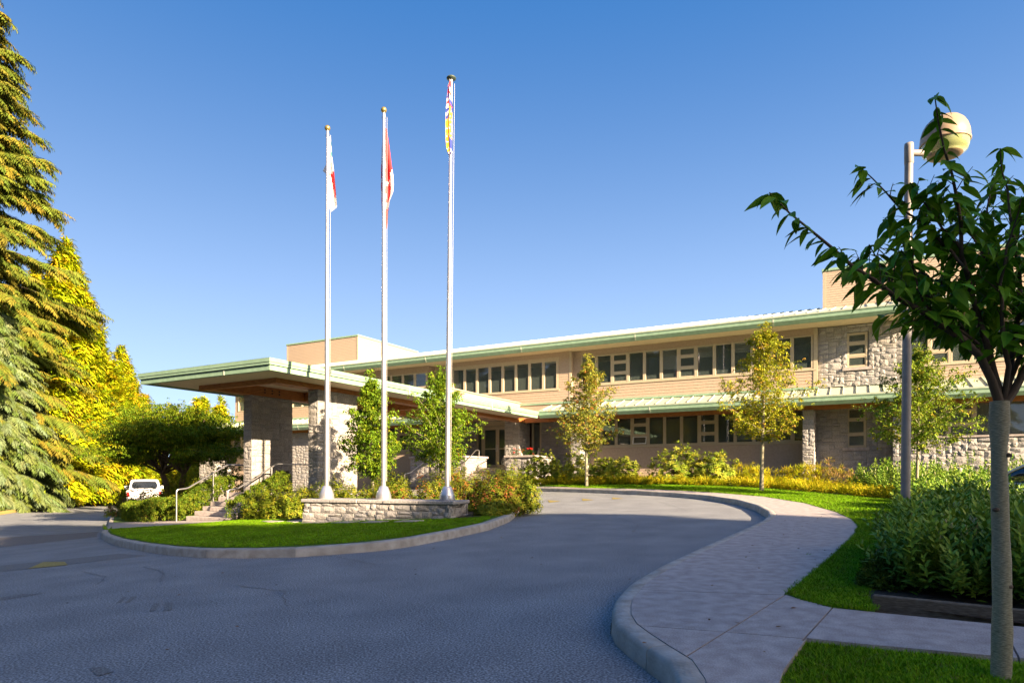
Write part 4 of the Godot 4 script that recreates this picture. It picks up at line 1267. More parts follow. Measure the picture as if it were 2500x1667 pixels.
func make_clusters() -> void:
	rng.seed = 9
	# five drooping leaves on a twig end
	var st := mb()
	for k in 5: leaf_blade(st, Transform3D(turn_basis(TAU * k / 5.0 + rng.randf_range(-0.4, 0.4), rng.randf_range(0.1, 0.9)), Vector3(0, rng.randf_range(-0.05, 0.05), 0)), rng.randf_range(0.085, 0.115), 0.042, 0.25, 0.3, 2)
	K.tree = done(st)
	# small round leaves
	st = mb()
	for k in 7: leaf_blade(st, Transform3D(turn_basis(TAU * k / 7.0 + rng.randf_range(-0.4, 0.4), rng.randf_range(-0.9, 0.5)), Vector3(rng.randf_range(-0.04, 0.04), rng.randf_range(-0.04, 0.04), rng.randf_range(-0.04, 0.04))), rng.randf_range(0.05, 0.075), 0.036, 0.2, 0.15, 2)
	K.small = done(st)
	# maple: many narrow lobes
	st = mb()
	for k in 9: leaf_blade(st, Transform3D(turn_basis(TAU * k / 9.0 + rng.randf_range(-0.3, 0.3), rng.randf_range(-0.2, 0.7)), Vector3(rng.randf_range(-0.08, 0.08), rng.randf_range(-0.03, 0.03), rng.randf_range(-0.08, 0.08))), rng.randf_range(0.10, 0.16), 0.035, 0.2, 0.25, 2)
	K.maple = done(st)
	# clipped box: tiny leaves on upright sprigs
	st = mb()
	for k in 12: leaf_blade(st, Transform3D(turn_basis(rng.randf() * TAU, rng.randf_range(-1.4, -0.1)), Vector3(rng.randf_range(-0.04, 0.04), rng.randf_range(-0.03, 0.05), rng.randf_range(-0.04, 0.04))), rng.randf_range(0.035, 0.055), 0.02, 0.15, 0.1, 2)
	K.box = done(st)
	# rhododendron whorl
	st = mb()
	for k in 8: leaf_blade(st, Transform3D(turn_basis(TAU * k / 8.0 + rng.randf_range(-0.2, 0.2), rng.randf_range(-0.55, 0.15)), Vector3.ZERO), rng.randf_range(0.13, 0.17), 0.05, 0.2, 0.2, 3)
	for k in 5: leaf_blade(st, Transform3D(turn_basis(TAU * k / 5.0, rng.randf_range(-1.3, -0.8)), Vector3(0, 0.01, 0)), 0.10, 0.035, 0.2, 0.1, 2)
	K.rhodo = done(st)
	# laurel shoot: upright, narrow glossy leaves up the stem
	for v in 2:
		st = mb()
		for k in 15:
			var h := 0.02 + k * 0.021
			leaf_blade(st, Transform3D(turn_basis(k * 2.4 + rng.randf_range(-0.3, 0.3), -0.35 - 0.75 * k / 15.0 + rng.randf_range(-0.2, 0.2)), Vector3(0, h, 0)), rng.randf_range(0.085, 0.12) * (1.0 - 0.3 * k / 15.0), 0.03, 0.25, 0.12, 3)
		K["laurel%d" % v] = done(st)
	# flower candle of the laurel
	st = mb()
	lathe(st, Vector3.ZERO, [[0.004, 0.0], [0.011, 0.02], [0.012, 0.05], [0.007, 0.085], [0.0, 0.10]], 6)
	K.candle = done(st)
	# spiky ground cover
	st = mb()
	for k in 14: leaf_blade(st, Transform3D(turn_basis(rng.randf() * TAU, rng.randf_range(-1.5, -0.5)), Vector3(rng.randf_range(-0.06, 0.06), 0, rng.randf_range(-0.06, 0.06))), rng.randf_range(0.12, 0.26), 0.018, 0.2, 0.15, 2)
	K.cover = done(st)
	# spruce spray: a drooping flat frond with side twigs of needles
	st = mb()
	for k in 9:
		var s := k / 8.0
		var y := -0.22 * s * s
		for sg in [-1.0, 1.0]:
			var L := 0.34 * (1.0 - 0.55 * s) + 0.05
			leaf_blade(st, Transform3D(Basis(Vector3.UP, sg * (1.15 - 0.45 * s)) * Basis(Vector3(1, 0, 0), 0.25 + rng.randf_range(-0.15, 0.25)), Vector3(0, y, 0.07 + s * 0.72)), L, 0.085, 0.3, 0.35, 2)
	leaf_blade(st, Transform3D(Basis.IDENTITY, Vector3(0, -0.16, 0.68)), 0.34, 0.09, 0.2, 0.35, 2)
	for k in 5: leaf_blade(st, Transform3D(turn_basis(rng.randf_range(-1.2, 1.2), rng.randf_range(0.7, 1.3)), Vector3(0, -0.02 - k * 0.03, 0.15 + k * 0.13)), 0.24, 0.06, 0.3, 0.1, 2)
	K.spruce = done(st)
	# fine spray for the hemlock at the picture's edge
	st = mb()
	for k in 16:
		var s := k / 15.0
		var y := -0.16 * s * s
		for sg in [-1.0, 1.0]:
			var L := 0.20 * (1.0 - 0.6 * s) + 0.03
			leaf_blade(st, Transform3D(Basis(Vector3.UP, sg * (1.05 - 0.35 * s) + rng.randf_range(-0.15, 0.15)) * Basis(Vector3(1, 0, 0), 0.15 + rng.randf_range(-0.2, 0.4)), Vector3(0, y, 0.03 + s * 0.52)), L, 0.035, 0.3, 0.5, 2)
		if k % 3 == 0: leaf_blade(st, Transform3D(turn_basis(rng.randf_range(-0.6, 0.6), 1.2), Vector3(0, y, 0.03 + s * 0.52)), 0.15, 0.035, 0.3, 0.1, 2)
	K.hemlock = done(st)
	# cypress: upright flame of scale sprays
	st = mb()
	for k in 12: leaf_blade(st, Transform3D(turn_basis(rng.randf() * TAU, rng.randf_range(-1.1, 0.5)), Vector3(rng.randf_range(-0.06, 0.06), rng.randf_range(-0.08, 0.12), rng.randf_range(-0.06, 0.06))), rng.randf_range(0.18, 0.34), 0.075, 0.35, 0.3, 2)
	K.cypress = done(st)
	# grass tuft
	for v in 2:
		st = mb()
		for k in 9:
			var t := Transform3D(turn_basis(rng.randf() * TAU, rng.randf_range(-1.5, -0.75)), Vector3(rng.randf_range(-0.03, 0.03), -0.005, rng.randf_range(-0.03, 0.03)))
			leaf_blade(st, t, rng.randf_range(0.03, 0.055), 0.006, 0.1, 0.35, 2)
		K["grass%d" % v] = done(st)
	# geranium head
	st = mb()
	for k in 9:
		var d := Vector3(rng.randf_range(-1, 1), rng.randf_range(-0.4, 1), rng.randf_range(-1, 1)).normalized()
		leaf_blade(st, Transform3D(turn_basis(rng.randf() * TAU, -0.6), d * 0.035), 0.05, 0.05, 0.2, 0.2, 2)
	K.blossom = done(st)

func bent(a: Vector3, b: Vector3, lift: float, n: int) -> Array:
	# a limb from a to b that rises LIFT above the straight line in its middle
	var out := []
	for i in n + 1:
		var s := i / float(n)
		out.append(a.lerp(b, s) + Vector3(0, lift * 4.0 * s * (1.0 - s), 0) + Vector3(rng.randf_range(-1, 1), rng.randf_range(-1, 1), rng.randf_range(-1, 1)) * 0.03 * a.distance_to(b) * (1.0 if i > 0 and i < n else 0.0))
	return out

func taper(r0: float, r1: float, n: int) -> Array:
	var out := []
	for i in n: out.append(lerpf(r0, r1, i / float(n - 1)))
	return out

func young_tree(label: String, at: Vector3, h: float, clear: float, cr: float, sd: int, cols: Array, per := 40, limbs := 30, r := 0.065, lean := Vector3.ZERO, grp := "young trees planted round the drive") -> void:
	rng.seed = sd
	var t := thing("young_tree", label, "tree", at, grp)
	var st := mb()
	var pts := []
	for i in 9:
		var s := i / 8.0
		pts.append(at + Vector3(sin(s * 3.0 + sd) * 0.05, -0.1 + (h * 0.93 + 0.1) * s, cos(s * 2.3 + sd) * 0.04) + lean * s)
	tube(st, pts, taper(r, 0.012, 9), 10)
	obj("trunk", st, M.pale_bark, t)
	st = mb()
	var xs := []
	var ts := []
	for k in limbs:
		var f := (k + 0.4) / limbs
		var y0 := clear + (h * 0.9 - clear) * pow(f, 1.15)
		var i0 := clampf(y0 / (h * 0.93) * 8.0, 0.0, 7.99)
		var a: Vector3 = pts[int(i0)].lerp(pts[int(i0) + 1], i0 - int(i0))
		var ang := k * 2.39996 + rng.randf_range(-0.4, 0.4)
		var env := (0.72 + 1.1 * f) if f < 0.25 else pow(1.0 - (f - 0.25) / 0.78, 0.75)
		var L := cr * env * rng.randf_range(0.72, 1.2)
		var rise := L * rng.randf_range(0.45, 0.85) * (0.7 + 0.8 * f)
		var b := a + Vector3(cos(ang) * L, rise, sin(ang) * L)
		var br := bent(a, b, -0.05 * L, 5)
		tube(st, br, taper(0.019 - 0.010 * f, 0.004, 6), 5, false)
		for j in int(per * (0.45 + L / cr * 0.6)):
			var s := pow(rng.randf(), 0.65)
			var q := clampf(s * 5.0, 0.0, 4.99)
			var p: Vector3 = br[int(q)].lerp(br[int(q) + 1], q - int(q))
			var sp := 0.07 + 0.22 * L * (1.0 - absf(s - 0.55))
			p += Vector3(rng.randfn(), rng.randfn() * 0.7, rng.randfn()) * sp * 0.5
			xs.append(Transform3D(turn_basis(rng.randf() * TAU, rng.randf_range(-0.35, 0.35), rng.randf_range(-0.35, 0.35)).scaled(Vector3.ONE * rng.randf_range(0.8, 1.25)), p))
			var c: Color = cols[0] if rng.randf() < cols[3] else (cols[1] if rng.randf() < 0.75 else cols[2])
			ts.append(tint(c.r, c.g, c.b, 0.3))
	for j in per:
		var p: Vector3 = pts[8] + Vector3(rng.randfn() * 0.09, rng.randf_range(-0.5, 0.35) * 0.9, rng.randfn() * 0.09)
		xs.append(Transform3D(turn_basis(rng.randf() * TAU, rng.randf_range(-0.4, 0.4)), p))
		ts.append(tint(cols[0].r, cols[0].g, cols[0].b, 0.3))
	obj("branches", st, M.pale_bark, t)
	scatter("foliage", K.tree, M.leaf, xs, ts, t)

func shrub(called: String, label: String, cat: String, at: Vector3, rx: float, ry: float, rz: float, sd: int, mesh: Mesh, m: Material, n: int, cols: Array, scale := 1.0, upright := 0.0, grp := "", box := 0.0) -> Node3D:
	# a mounded bush: clusters over a lumpy shell, stems inside
	rng.seed = sd
	var t := thing(called, label, cat, at, grp)
	var nz := FastNoiseLite.new()
	nz.seed = sd
	nz.frequency = 0.9
	var xs := []
	var ts := []
	for i in n:
		var d := Vector3(rng.randfn(), absf(rng.randfn()) * 0.85 + 0.02, rng.randfn()).normalized()
		if rng.randf() < 0.12: d.y = rng.randf_range(-0.15, 0.2)
		d = d.normalized()
		var e := 1.0 + 0.55 * nz.get_noise_3d(d.x * 1.6, d.y * 1.6, d.z * 1.6)
		if box > 0.0: e = lerpf(e, 1.0 / maxf(maxf(absf(d.x), absf(d.y)), absf(d.z)) * (0.94 + 0.10 * nz.get_noise_3d(d.x * 4.0, d.y * 4.0, d.z * 4.0)), box)
		var s := e * lerpf(0.62, 1.03, pow(rng.randf(), 0.45))
		var p := at + Vector3(d.x * rx * s, d.y * ry * s + 0.02, d.z * rz * s)
		var yaw := atan2(d.x, d.z)
		var tl := lerpf(acos(clampf(d.y, -1, 1)) * 0.7, 0.0, upright) + rng.randf_range(-0.3, 0.3)
		xs.append(Transform3D((Basis(Vector3.UP, yaw) * Basis(Vector3(1, 0, 0), tl) * Basis(Vector3.UP, rng.randf() * TAU)).scaled(Vector3.ONE * scale * rng.randf_range(0.75, 1.3)), p))
		var c: Color = cols[rng.randi() % cols.size()]
		ts.append(tint(c.r, c.g, c.b, 0.25))
	scatter("foliage", mesh, m, xs, ts, t)
	var st := mb()
	for k in 7:
		var a := TAU * k / 7.0 + rng.randf_range(-0.3, 0.3)
		tube(st, bent(at + Vector3(0, -0.06, 0), at + Vector3(cos(a) * rx * 0.7, ry * rng.randf_range(0.5, 0.8), sin(a) * rz * 0.7), 0.05, 4), taper(0.016, 0.006, 5), 5, false)
	obj("stems", st, M.twig, t)
	return t

func conifer(called: String, label: String, at: Vector3, h: float, r: float, sd: int, mesh: Mesh, cols: Array, tiers: int, per: int, sc: float, droop := 0.25, bare := 0.04, grp := "") -> void:
	# trunk, whorls of limbs, sprays along each limb
	rng.seed = sd
	var t := thing(called, label, "conifer", at, grp)
	var st := mb()
	tube(st, [at + Vector3(0, -0.3, 0), at + Vector3(0, h * 0.5, 0), at + Vector3(0, h, 0)], [h * 0.014 + 0.06, h * 0.009 + 0.03, 0.015], 10)
	obj("trunk", st, M.bark, t)
	st = mb()
	var xs := []
	var ts := []
	for k in tiers:
		var f := (k + rng.randf()) / tiers
		var y := h * (bare + (0.98 - bare) * f)
		var L := r * pow(1.0 - f, 0.8) * rng.randf_range(0.62, 1.25) + 0.12
		var ang := k * 2.39996 + rng.randf_range(-0.5, 0.5)
		var dir := Vector3(cos(ang), 0, sin(ang))
		var a := at + Vector3(0, y, 0)
		var b := a + dir * L + Vector3(0, -droop * L + 0.15 * L * f, 0)
		var br := bent(a, b, droop * 0.28 * L, 4)
		tube(st, br, taper(0.02 + 0.012 * L * 0.5, 0.006, 5), 4, false)
		var n := int(per * (0.25 + L / r))
		for j in n:
			var s := 0.12 + 0.88 * pow((j + rng.randf()) / n, 0.8)
			var q := clampf(s * 4.0, 0.0, 3.99)
			var p: Vector3 = br[int(q)].lerp(br[int(q) + 1], q - int(q))
			var side := rng.randf_range(-1.1, 1.1) * (1.0 - 0.6 * s)
			var fd := dir.rotated(Vector3.UP, side)
			p += Vector3(fd.x, rng.randf_range(-0.25, 0.1), fd.z) * 0.12 * sc
			xs.append(Transform3D((Basis(Vector3.UP, atan2(fd.x, fd.z)) * Basis(Vector3(1, 0, 0), rng.randf_range(0.0, 0.5) + droop * 0.6) * Basis(Vector3(0, 0, 1), rng.randf_range(-0.35, 0.35))).scaled(Vector3.ONE * sc * rng.randf_range(0.7, 1.2)), p))
			var c: Color = cols[rng.randi() % cols.size()]
			ts.append(tint(c.r, c.g, c.b, 0.25))
	obj("branches", st, M.bark, t)
	scatter("foliage", mesh, M.needle, xs, ts, t)

func cypress(label: String, at: Vector3, h: float, r: float, sd: int, cols: Array, n: int, sc: float, grp := "") -> void:
	# dense cone: flame shaped sprays in lumps over the whole height
	rng.seed = sd
	var t := thing("cypress_tree", label, "conifer", at, grp)
	var st := mb()
	tube(st, [at + Vector3(0, -0.3, 0), at + Vector3(0, h * 0.5, 0), at + Vector3(0, h * 0.97, 0)], [0.22, 0.12, 0.02], 10)
	obj("trunk", st, M.bark, t)
	var nz := FastNoiseLite.new()
	nz.seed = sd
	nz.frequency = 0.5
	var xs := []
	var ts := []
	for i in n:
		var f := 1.0 - sqrt(rng.randf())
		var ang := rng.randf() * TAU
		var y := h * (0.02 + 0.98 * f)
		var e := 1.0 + 0.55 * nz.get_noise_3d(cos(ang) * r * 1.1, y * 0.9, sin(ang) * r * 1.1)
		var rad := r * pow(1.0 - f, 0.85) * e * lerpf(0.6, 1.05, pow(rng.randf(), 0.5))
		xs.append(Transform3D((Basis(Vector3.UP, PI / 2 - ang) * Basis(Vector3(1, 0, 0), rng.randf_range(-0.2, 0.9))).scaled(Vector3.ONE * sc * rng.randf_range(0.7, 1.35)), at + Vector3(cos(ang) * rad, y, sin(ang) * rad)))
		var c: Color = cols[rng.randi() % cols.size()]
		ts.append(tint(c.r, c.g, c.b, 0.25))
	scatter("foliage", K.cypress, M.needle, xs, ts, t)

func in_poly(p: Vector2, poly: PackedVector2Array) -> bool:
	return Geometry2D.is_point_in_polygon(p, poly)

func grass(called: String, label: String, poly: Array, density: float, sd: int, sc: float, off := 0.15) -> void:
	rng.seed = sd
	var P := PackedVector2Array(poly)
	var lo: Vector2 = poly[0]
	var hi: Vector2 = poly[0]
	for p in poly:
		lo = lo.min(p); hi = hi.max(p)
	var nz := FastNoiseLite.new()
	nz.seed = sd
	nz.frequency = 0.6
	var xs := []
	var ts := []
	for i in int((hi.x - lo.x) * (hi.y - lo.y) * density):
		var p := Vector2(rng.randf_range(lo.x, hi.x), rng.randf_range(lo.y, hi.y))
		if not in_poly(p, P): continue
		xs.append(Transform3D(turn_basis(rng.randf() * TAU, rng.randf_range(-0.2, 0.2)).scaled(Vector3.ONE * sc * rng.randf_range(0.7, 1.3)), G(p.x, p.y, off)))
		var v := 1.0 + 0.35 * nz.get_noise_2d(p.x, p.y)
		ts.append(tint(0.155 * v, 0.31 * v, 0.007 * v, 0.3) if rng.randf() > 0.06 else tint(0.17, 0.16, 0.04, 0.3))
	tag(scatter(called, K["grass%d" % (sd % 2)], M.blade, xs, ts, self), label)

func near_tree() -> void:
	# the young cherry in front of the camera: each leaf stands for itself
	rng.seed = 404
	var at := Vector3(14.78, T(14.78, 24.36) + 0.12, 24.36)
	var t := thing("cherry_tree", "shaded young cherry tree with smooth ringed trunk and drooping leaves, close by", "tree", at)
	var top := Vector3(14.81, 0.42, 24.26)
	var st := mb()
	var pts := []
	var rr := []
	for i in 15:
		var s := i / 14.0
		pts.append(Vector3(14.78, -1.35, 24.36).lerp(top, s) + Vector3(0.012 * sin(s * 5.0), 0, 0.01 * cos(s * 6.0)))
		rr.append(lerpf(0.053, 0.036, s) * (1.0 + (0.18 if i == 0 else 0.0) + 0.05 * sin(i * 2.1)) + (0.012 if i >= 13 else 0.0))
	tube(st, pts, rr, 18)
	var trunk := obj("trunk", st, M.pale_bark, t)
	for q in [[-0.60, 0.5, 0.012], [-0.18, 2.2, 0.010], [0.12, -0.4, 0.013], [-0.92, 1.4, 0.011]]:
		var kn := mb()
		var a := Vector3(cos(q[1]), 0, sin(q[1])) * 0.05
		lathe(kn, Vector3(14.795, q[0], 24.31) + a * 0.85, [[0.0, -0.014], [0.016, -0.008], [0.018, 0.004], [0.0, 0.014]], 8)
		obj("knot", kn, M.bark, trunk)
	# limbs as they leave the fork
	var B := [
		[14.8, 0.40, 24.27, 14.73, 0.59, 24.35, 14.62, 0.74, 24.45, 14.43, 0.88, 24.6, 14.26, 0.98, 24.73, 14.08, 1.12, 24.87, 13.92, 1.26, 25.0, 13.78, 1.38, 25.12, 13.71, 1.46, 25.2],
		[14.8, 0.41, 24.27, 14.77, 0.59, 24.31, 14.67, 0.95, 24.39, 14.61, 1.18, 24.44, 14.58, 1.46, 24.49, 14.54, 1.69, 24.53, 14.49, 1.89, 24.58, 14.46, 2.05, 24.62],
		[14.62, 1.13, 24.46, 14.54, 1.26, 24.46, 14.44, 1.39, 24.47, 14.29, 1.53, 24.51, 14.19, 1.68, 24.53, 14.13, 1.76, 24.52],
		[14.82, 0.41, 24.26, 14.87, 0.72, 24.2, 14.91, 0.98, 24.14, 14.91, 1.23, 24.11, 14.87, 1.54, 24.09, 14.83, 1.91, 24.08],
		[14.82, 0.41, 24.26, 14.91, 0.59, 24.25, 15.04, 0.85, 24.21, 15.16, 1.26, 24.19],
		[14.81, 0.46, 24.24, 14.75, 0.79, 24.18, 14.73, 1.14, 24.1, 14.77, 1.5, 23.98, 14.84, 1.85, 23.85],
		[14.77, 0.52, 24.28, 14.67, 0.82, 24.24, 14.52, 1.03, 24.22, 14.42, 1.21, 24.18, 14.33, 1.39, 24.12],
		[14.83, 0.41, 24.25, 14.98, 0.66, 24.06, 15.07, 1.01, 23.9, 15.07, 1.57, 23.78],
		[14.69, 0.73, 24.39, 14.54, 0.84, 24.51, 14.41, 0.95, 24.62, 14.36, 1.15, 24.69, 14.35, 1.32, 24.74],
		[14.82, 0.44, 24.26, 14.83, 0.58, 24.32, 14.78, 0.88, 24.42, 14.79, 1.14, 24.49, 14.86, 1.46, 24.52],
		[14.75, 0.60, 24.33, 14.62, 0.84, 24.30, 14.46, 1.02, 24.38, 14.30, 1.16, 24.40, 14.20, 1.24, 24.44],
		[14.84, 0.50, 24.22, 14.96, 0.90, 24.30, 14.98, 1.20, 24.36, 15.03, 1.62, 24.40],
		[14.66, 0.98, 24.39, 14.52, 1.10, 24.30, 14.38, 1.27, 24.26, 14.30, 1.50, 24.22],
		[14.60, 1.25, 24.45, 14.46, 1.45, 24.50, 14.36, 1.62, 24.56],
		[14.88, 0.95, 24.15, 14.76, 1.20, 24.20, 14.66, 1.42, 24.20, 14.62, 1.60, 24.16],
		[14.30, 0.95, 24.70, 14.24, 1.12, 24.62, 14.16, 1.30, 24.60]]
	var spots := []   # [point, direction, size]
	for bi in B.size():
		var raw: Array = B[bi]
		var c := Curve3D.new()
		var n := raw.size() / 3
		var P := []
		for i in n: P.append(Vector3(raw[i * 3], raw[i * 3 + 1], raw[i * 3 + 2]))
		for i in n:
			var h: Vector3 = (P[mini(i + 1, n - 1)] - P[maxi(i - 1, 0)]) / 6.0
			c.add_point(P[i], -h, h)
		var L := c.get_baked_length()
		var line := []
		for i in 13: line.append(c.sample_baked(L * i / 12.0) + Vector3(rng.randfn(), rng.randfn(), rng.randfn()) * (0.004 if i > 0 else 0.0))
		st = mb()
		tube(st, line, taper([0.024, 0.020, 0.009, 0.020, 0.019, 0.018, 0.014, 0.019, 0.008, 0.016, 0.012, 0.016, 0.009, 0.008, 0.009, 0.007][bi], 0.0028, 13), 8, false)
		var br := obj("branch", st, M.twig, t)
		# twigs, and the leaves on them
		st = mb()
		var s := 0.22 if bi in [0, 1, 4, 5, 6, 7, 10, 3, 9, 11] else 0.1
		var k := 0
		while s < 0.985:
			var p := c.sample_baked(L * s)
			var d := (c.sample_baked(minf(L, L * s + 0.03)) - p).normalized()
			var side := d.cross(Vector3.UP).normalized().rotated(d, k * 2.4 + rng.randf_range(-0.5, 0.5))
			var outer := (0 if (bi == 0 and s > 0.72) or (bi == 1 and s > 0.75) else 1)
			if rng.randf() < 0.66 and s < 0.9 and outer == 1:
				var tl := rng.randf_range(0.10, 0.27) * (1.2 - s * 0.7)
				var e := p + (d * 0.6 + side * 0.8 + Vector3(0, 0.25, 0)).normalized() * tl
				var tw := [p, p.lerp(e, 0.5) + Vector3(0, 0.01, 0), e]
				tube(st, tw, [0.0032, 0.0024, 0.0015], 4, false)
				var m := maxi(3, int(tl / 0.027))
				for j in m: spots.append([p.lerp(e, (j + 0.6) / m), (e - p).normalized(), j])
			else:
				spots.append([p, (d + side).normalized(), k])
				if s > 0.5: spots.append([p, (d - side).normalized(), k + 1])
			s += 0.040 / L * rng.randf_range(0.8, 1.25)
			k += 1
		for j in 4: spots.append([line[12], Vector3(rng.randfn(), 0.4, rng.randfn()).normalized(), j])
		obj("twigs", st, M.twig, br, "stuff")
	var variants := []
	for v in 6:
		st = mb()
		leaf_blade(st, Transform3D.IDENTITY, 0.125 + 0.01 * (v % 3), 0.050 + 0.004 * (v % 2), 0.18 + 0.05 * v, 0.22 + 0.07 * (v % 4), 5)
		variants.append(done(st))
	var leafs := [leaf_mat(lin(0.10, 0.23, 0.013), Color(0.4, 0.5, 0.12), 0.42), leaf_mat(lin(0.13, 0.27, 0.014), Color(0.4, 0.5, 0.12), 0.42), leaf_mat(lin(0.075, 0.18, 0.012), Color(0.4, 0.5, 0.12), 0.42)]
	var xs := []
	var ts := []
	var count := 0
	for i in spots.size():
		var p: Vector3 = spots[i][0]
		var d: Vector3 = spots[i][1]
		var yaw := atan2(d.x, d.z) + rng.randf_range(-0.9, 0.9) + (0.7 if spots[i][2] % 2 == 0 else -0.7)
		var b := turn_basis(yaw, rng.randf_range(0.0, 0.85), rng.randf_range(-0.6, 0.6)).scaled(Vector3.ONE * rng.randf_range(0.6, 1.12))
		var x := Transform3D(b, p + Vector3(0, -0.004, 0))
		if i % maxi(1, spots.size() / 300) == 0 and count < 300:
			put("leaf", variants[i % 6], leafs[i % 3], t, x)
			count += 1
		else:
			xs.append(x); ts.append(tint(0.10, 0.23, 0.013, 0.3))
	var lm := leaf_mat(Color.WHITE, Color(0.4, 0.5, 0.12), 0.42)
	scatter("foliage", variants[1], lm, xs, ts, t)

func build_plants() -> void:
	var Y := func(x: float, z: float) -> Vector3: return G(x, z, 0.14)
	# ---- young trees
	var green := [Color(0.15, 0.24, 0.015), Color(0.11, 0.19, 0.012), Color(0.22, 0.25, 0.02), 0.5]
	var gold := [Color(0.27, 0.27, 0.04), Color(0.20, 0.23, 0.03), Color(0.40, 0.18, 0.05), 0.6]
	var lime := [Color(0.34, 0.34, 0.025), Color(0.25, 0.28, 0.02), Color(0.48, 0.30, 0.05), 0.7]
	young_tree("bushy green young tree on the island behind the left and middle flagpoles", Vector3(1.40, -0.95, 14.0), 4.1, 1.0, 0.95, 21, green, 71, 46, 0.05)
	young_tree("spreading green young tree on the island beside the right flagpole, red buds beyond", Vector3(2.06, -0.75, 11.38), 4.35, 1.05, 1.28, 22, green, 71, 46, 0.05)
	young_tree("young tree with reddish green leaves on the lawn before the middle of the facade", Vector3(4.38, T(4.38, 4.4) + 0.13, 4.4), 5.45, 1.5, 1.5, 23, gold, 68, 46, 0.07)
	young_tree("tall lime yellow young tree with pale trunk before the ground floor windows", Vector3(11.15, T(11.15, 5.3) + 0.13, 5.3), 5.9, 1.8, 1.45, 24, lime, 68, 46, 0.075)
	young_tree("young tree just right of the lamp post, in front of the stone bay", Vector3(15.45, T(15.45, 7.53) + 0.13, 7.53), 4.5, 1.55, 1.45, 25, [Color(0.20, 0.27, 0.025), Color(0.13, 0.20, 0.02), Color(0.30, 0.27, 0.04), 0.5], 68, 42, 0.05)
	young_tree("small bright young tree left of the shaded canopy pillar", Vector3(-9.35, -1.5, 10.75), 3.4, 1.2, 0.75, 26, green, 34, 20, 0.04)
	# ---- the broad dark maple by the left drive
	maple()
	near_tree()
	# ---- conifers at the left edge of the picture
	conifer("hemlock_tree", "huge dark hemlock at the left edge of the picture, its boughs reaching over the sky", Vector3(-31.4, -1.7, 11.4), 33.5, 7.0, 31, K.hemlock, [Color(0.09, 0.125, 0.015), Color(0.12, 0.15, 0.018), Color(0.17, 0.15, 0.02)], 300, 70, 1.8, 0.2, 0.10)
	conifer("blue_spruce", "blue green spruce with drooping boughs at the lower left edge", Vector3(-27.3, -1.75, 11.4), 11.0, 2.8, 32, K.hemlock, [Color(0.11, 0.15, 0.05), Color(0.09, 0.13, 0.025), Color(0.14, 0.18, 0.08)], 190, 60, 1.6, 0.3, 0.03)
	var gc := [Color(0.31, 0.36, 0.006), Color(0.37, 0.39, 0.006), Color(0.20, 0.28, 0.006), Color(0.44, 0.33, 0.010)]
	cypress("tall golden green cypress lit by the sun, left of the maple", Vector3(-32.5, -1.9, 5.2), 17.8, 4.6, 33, gc, 10000, 1.4)
	cypress("golden cypress standing further back along the left drive", Vector3(-36.0, -1.9, -0.5), 12.0, 3.3, 34, gc, 5000, 1.2)
	cypress("dark gold cypress behind the tall golden one at the far left", Vector3(-41.0, -1.9, 3.0), 18.0, 4.0, 35, gc, 5000, 1.4)
	var n := 0
	var said := ["slim golden conifer top just left of the canopy tip", "pointed golden conifer peeping over the left of the maple crown", "golden conifer top above the middle of the maple crown", "rounded golden conifer top next to the shaded canopy pillar", "low golden conifer behind the maple's left boughs", "far golden conifer between two others above the maple"]
	for q in [[-42.6, -6.4, 9.4, 2.1], [-34.6, -6.0, 8.3, 2.0], [-39.8, -10.3, 9.2, 2.4], [-34.9, -8.4, 8.7, 2.2], [-46.0, -6.9, 7.5, 2.2], [-46.2, -13.6, 9.0, 2.3]]:
		cypress(said[n], Vector3(q[0], -1.7, q[1]), q[2], q[3], 40 + n, gc, 1700, 1.5, "golden conifers beyond the left drive")
		n += 1
	# ---- the tree belts that stand round the photographer: they shade the near ground and show in the windows
	n = 0
	for q in [[44.0, 25.8, 15.0, 2.8], [49.0, 28.8, 17.5, 3.2], [46.0, 30.5, 17.0, 3.2], [52.0, 35.5, 25.0, 4.4], [56.0, 41.5, 28.0, 4.8], [50.0, 43.0, 28.0, 4.8], [58.0, 50.0, 31.0, 5.0], [52.0, 53.0, 31.0, 5.0], [46.0, 36.5, 19.0, 3.6]]:
		conifer("fir_tree", "tall dark fir in the belt standing behind the photographer", Vector3(q[0], -1.3, q[1]), q[2], q[3], 60 + n, K.spruce, [Color(0.05, 0.08, 0.015), Color(0.07, 0.10, 0.015)], 120, 36, 1.8, 0.3, 0.04, "firs behind the photographer")
		n += 1
	for q in [[26.0, 78.0, 36.0, 6.5], [16.0, 72.0, 33.0, 6.5], [7.0, 77.0, 38.0, 7.0], [-2.0, 70.0, 31.0, 6.5], [-11.0, 74.0, 36.0, 7.0], [-20.0, 69.0, 32.0, 6.5], [-29.0, 72.0, 36.0, 7.0], [-38.0, 66.0, 33.0, 6.5], [-47.0, 62.0, 33.0, 6.5], [-56.0, 53.0, 34.0, 7.0], [-62.0, 42.0, 32.0, 6.5], [-66.0, 30.0, 32.0, 6.5], [11.0, 86.0, 36.0, 7.0], [-7.0, 86.0, 36.0, 7.0], [-25.0, 84.0, 38.0, 7.0], [-43.0, 78.0, 37.0, 7.0]]:
		conifer("fir_tree", "tall dark fir in the belt standing behind the photographer", Vector3(q[0], -1.5, q[1]), q[2], q[3], 60 + n, K.spruce, [Color(0.06, 0.10, 0.015), Color(0.09, 0.12, 0.015)], 190, 46, 2.8, 0.3, 0.03, "firs behind the photographer")
		n += 1
	# ---- clipped hedges beside the garden stairs
	var bx1 := [Color(0.11, 0.17, 0.012), Color(0.08, 0.14, 0.012), Color(0.18, 0.21, 0.02)]
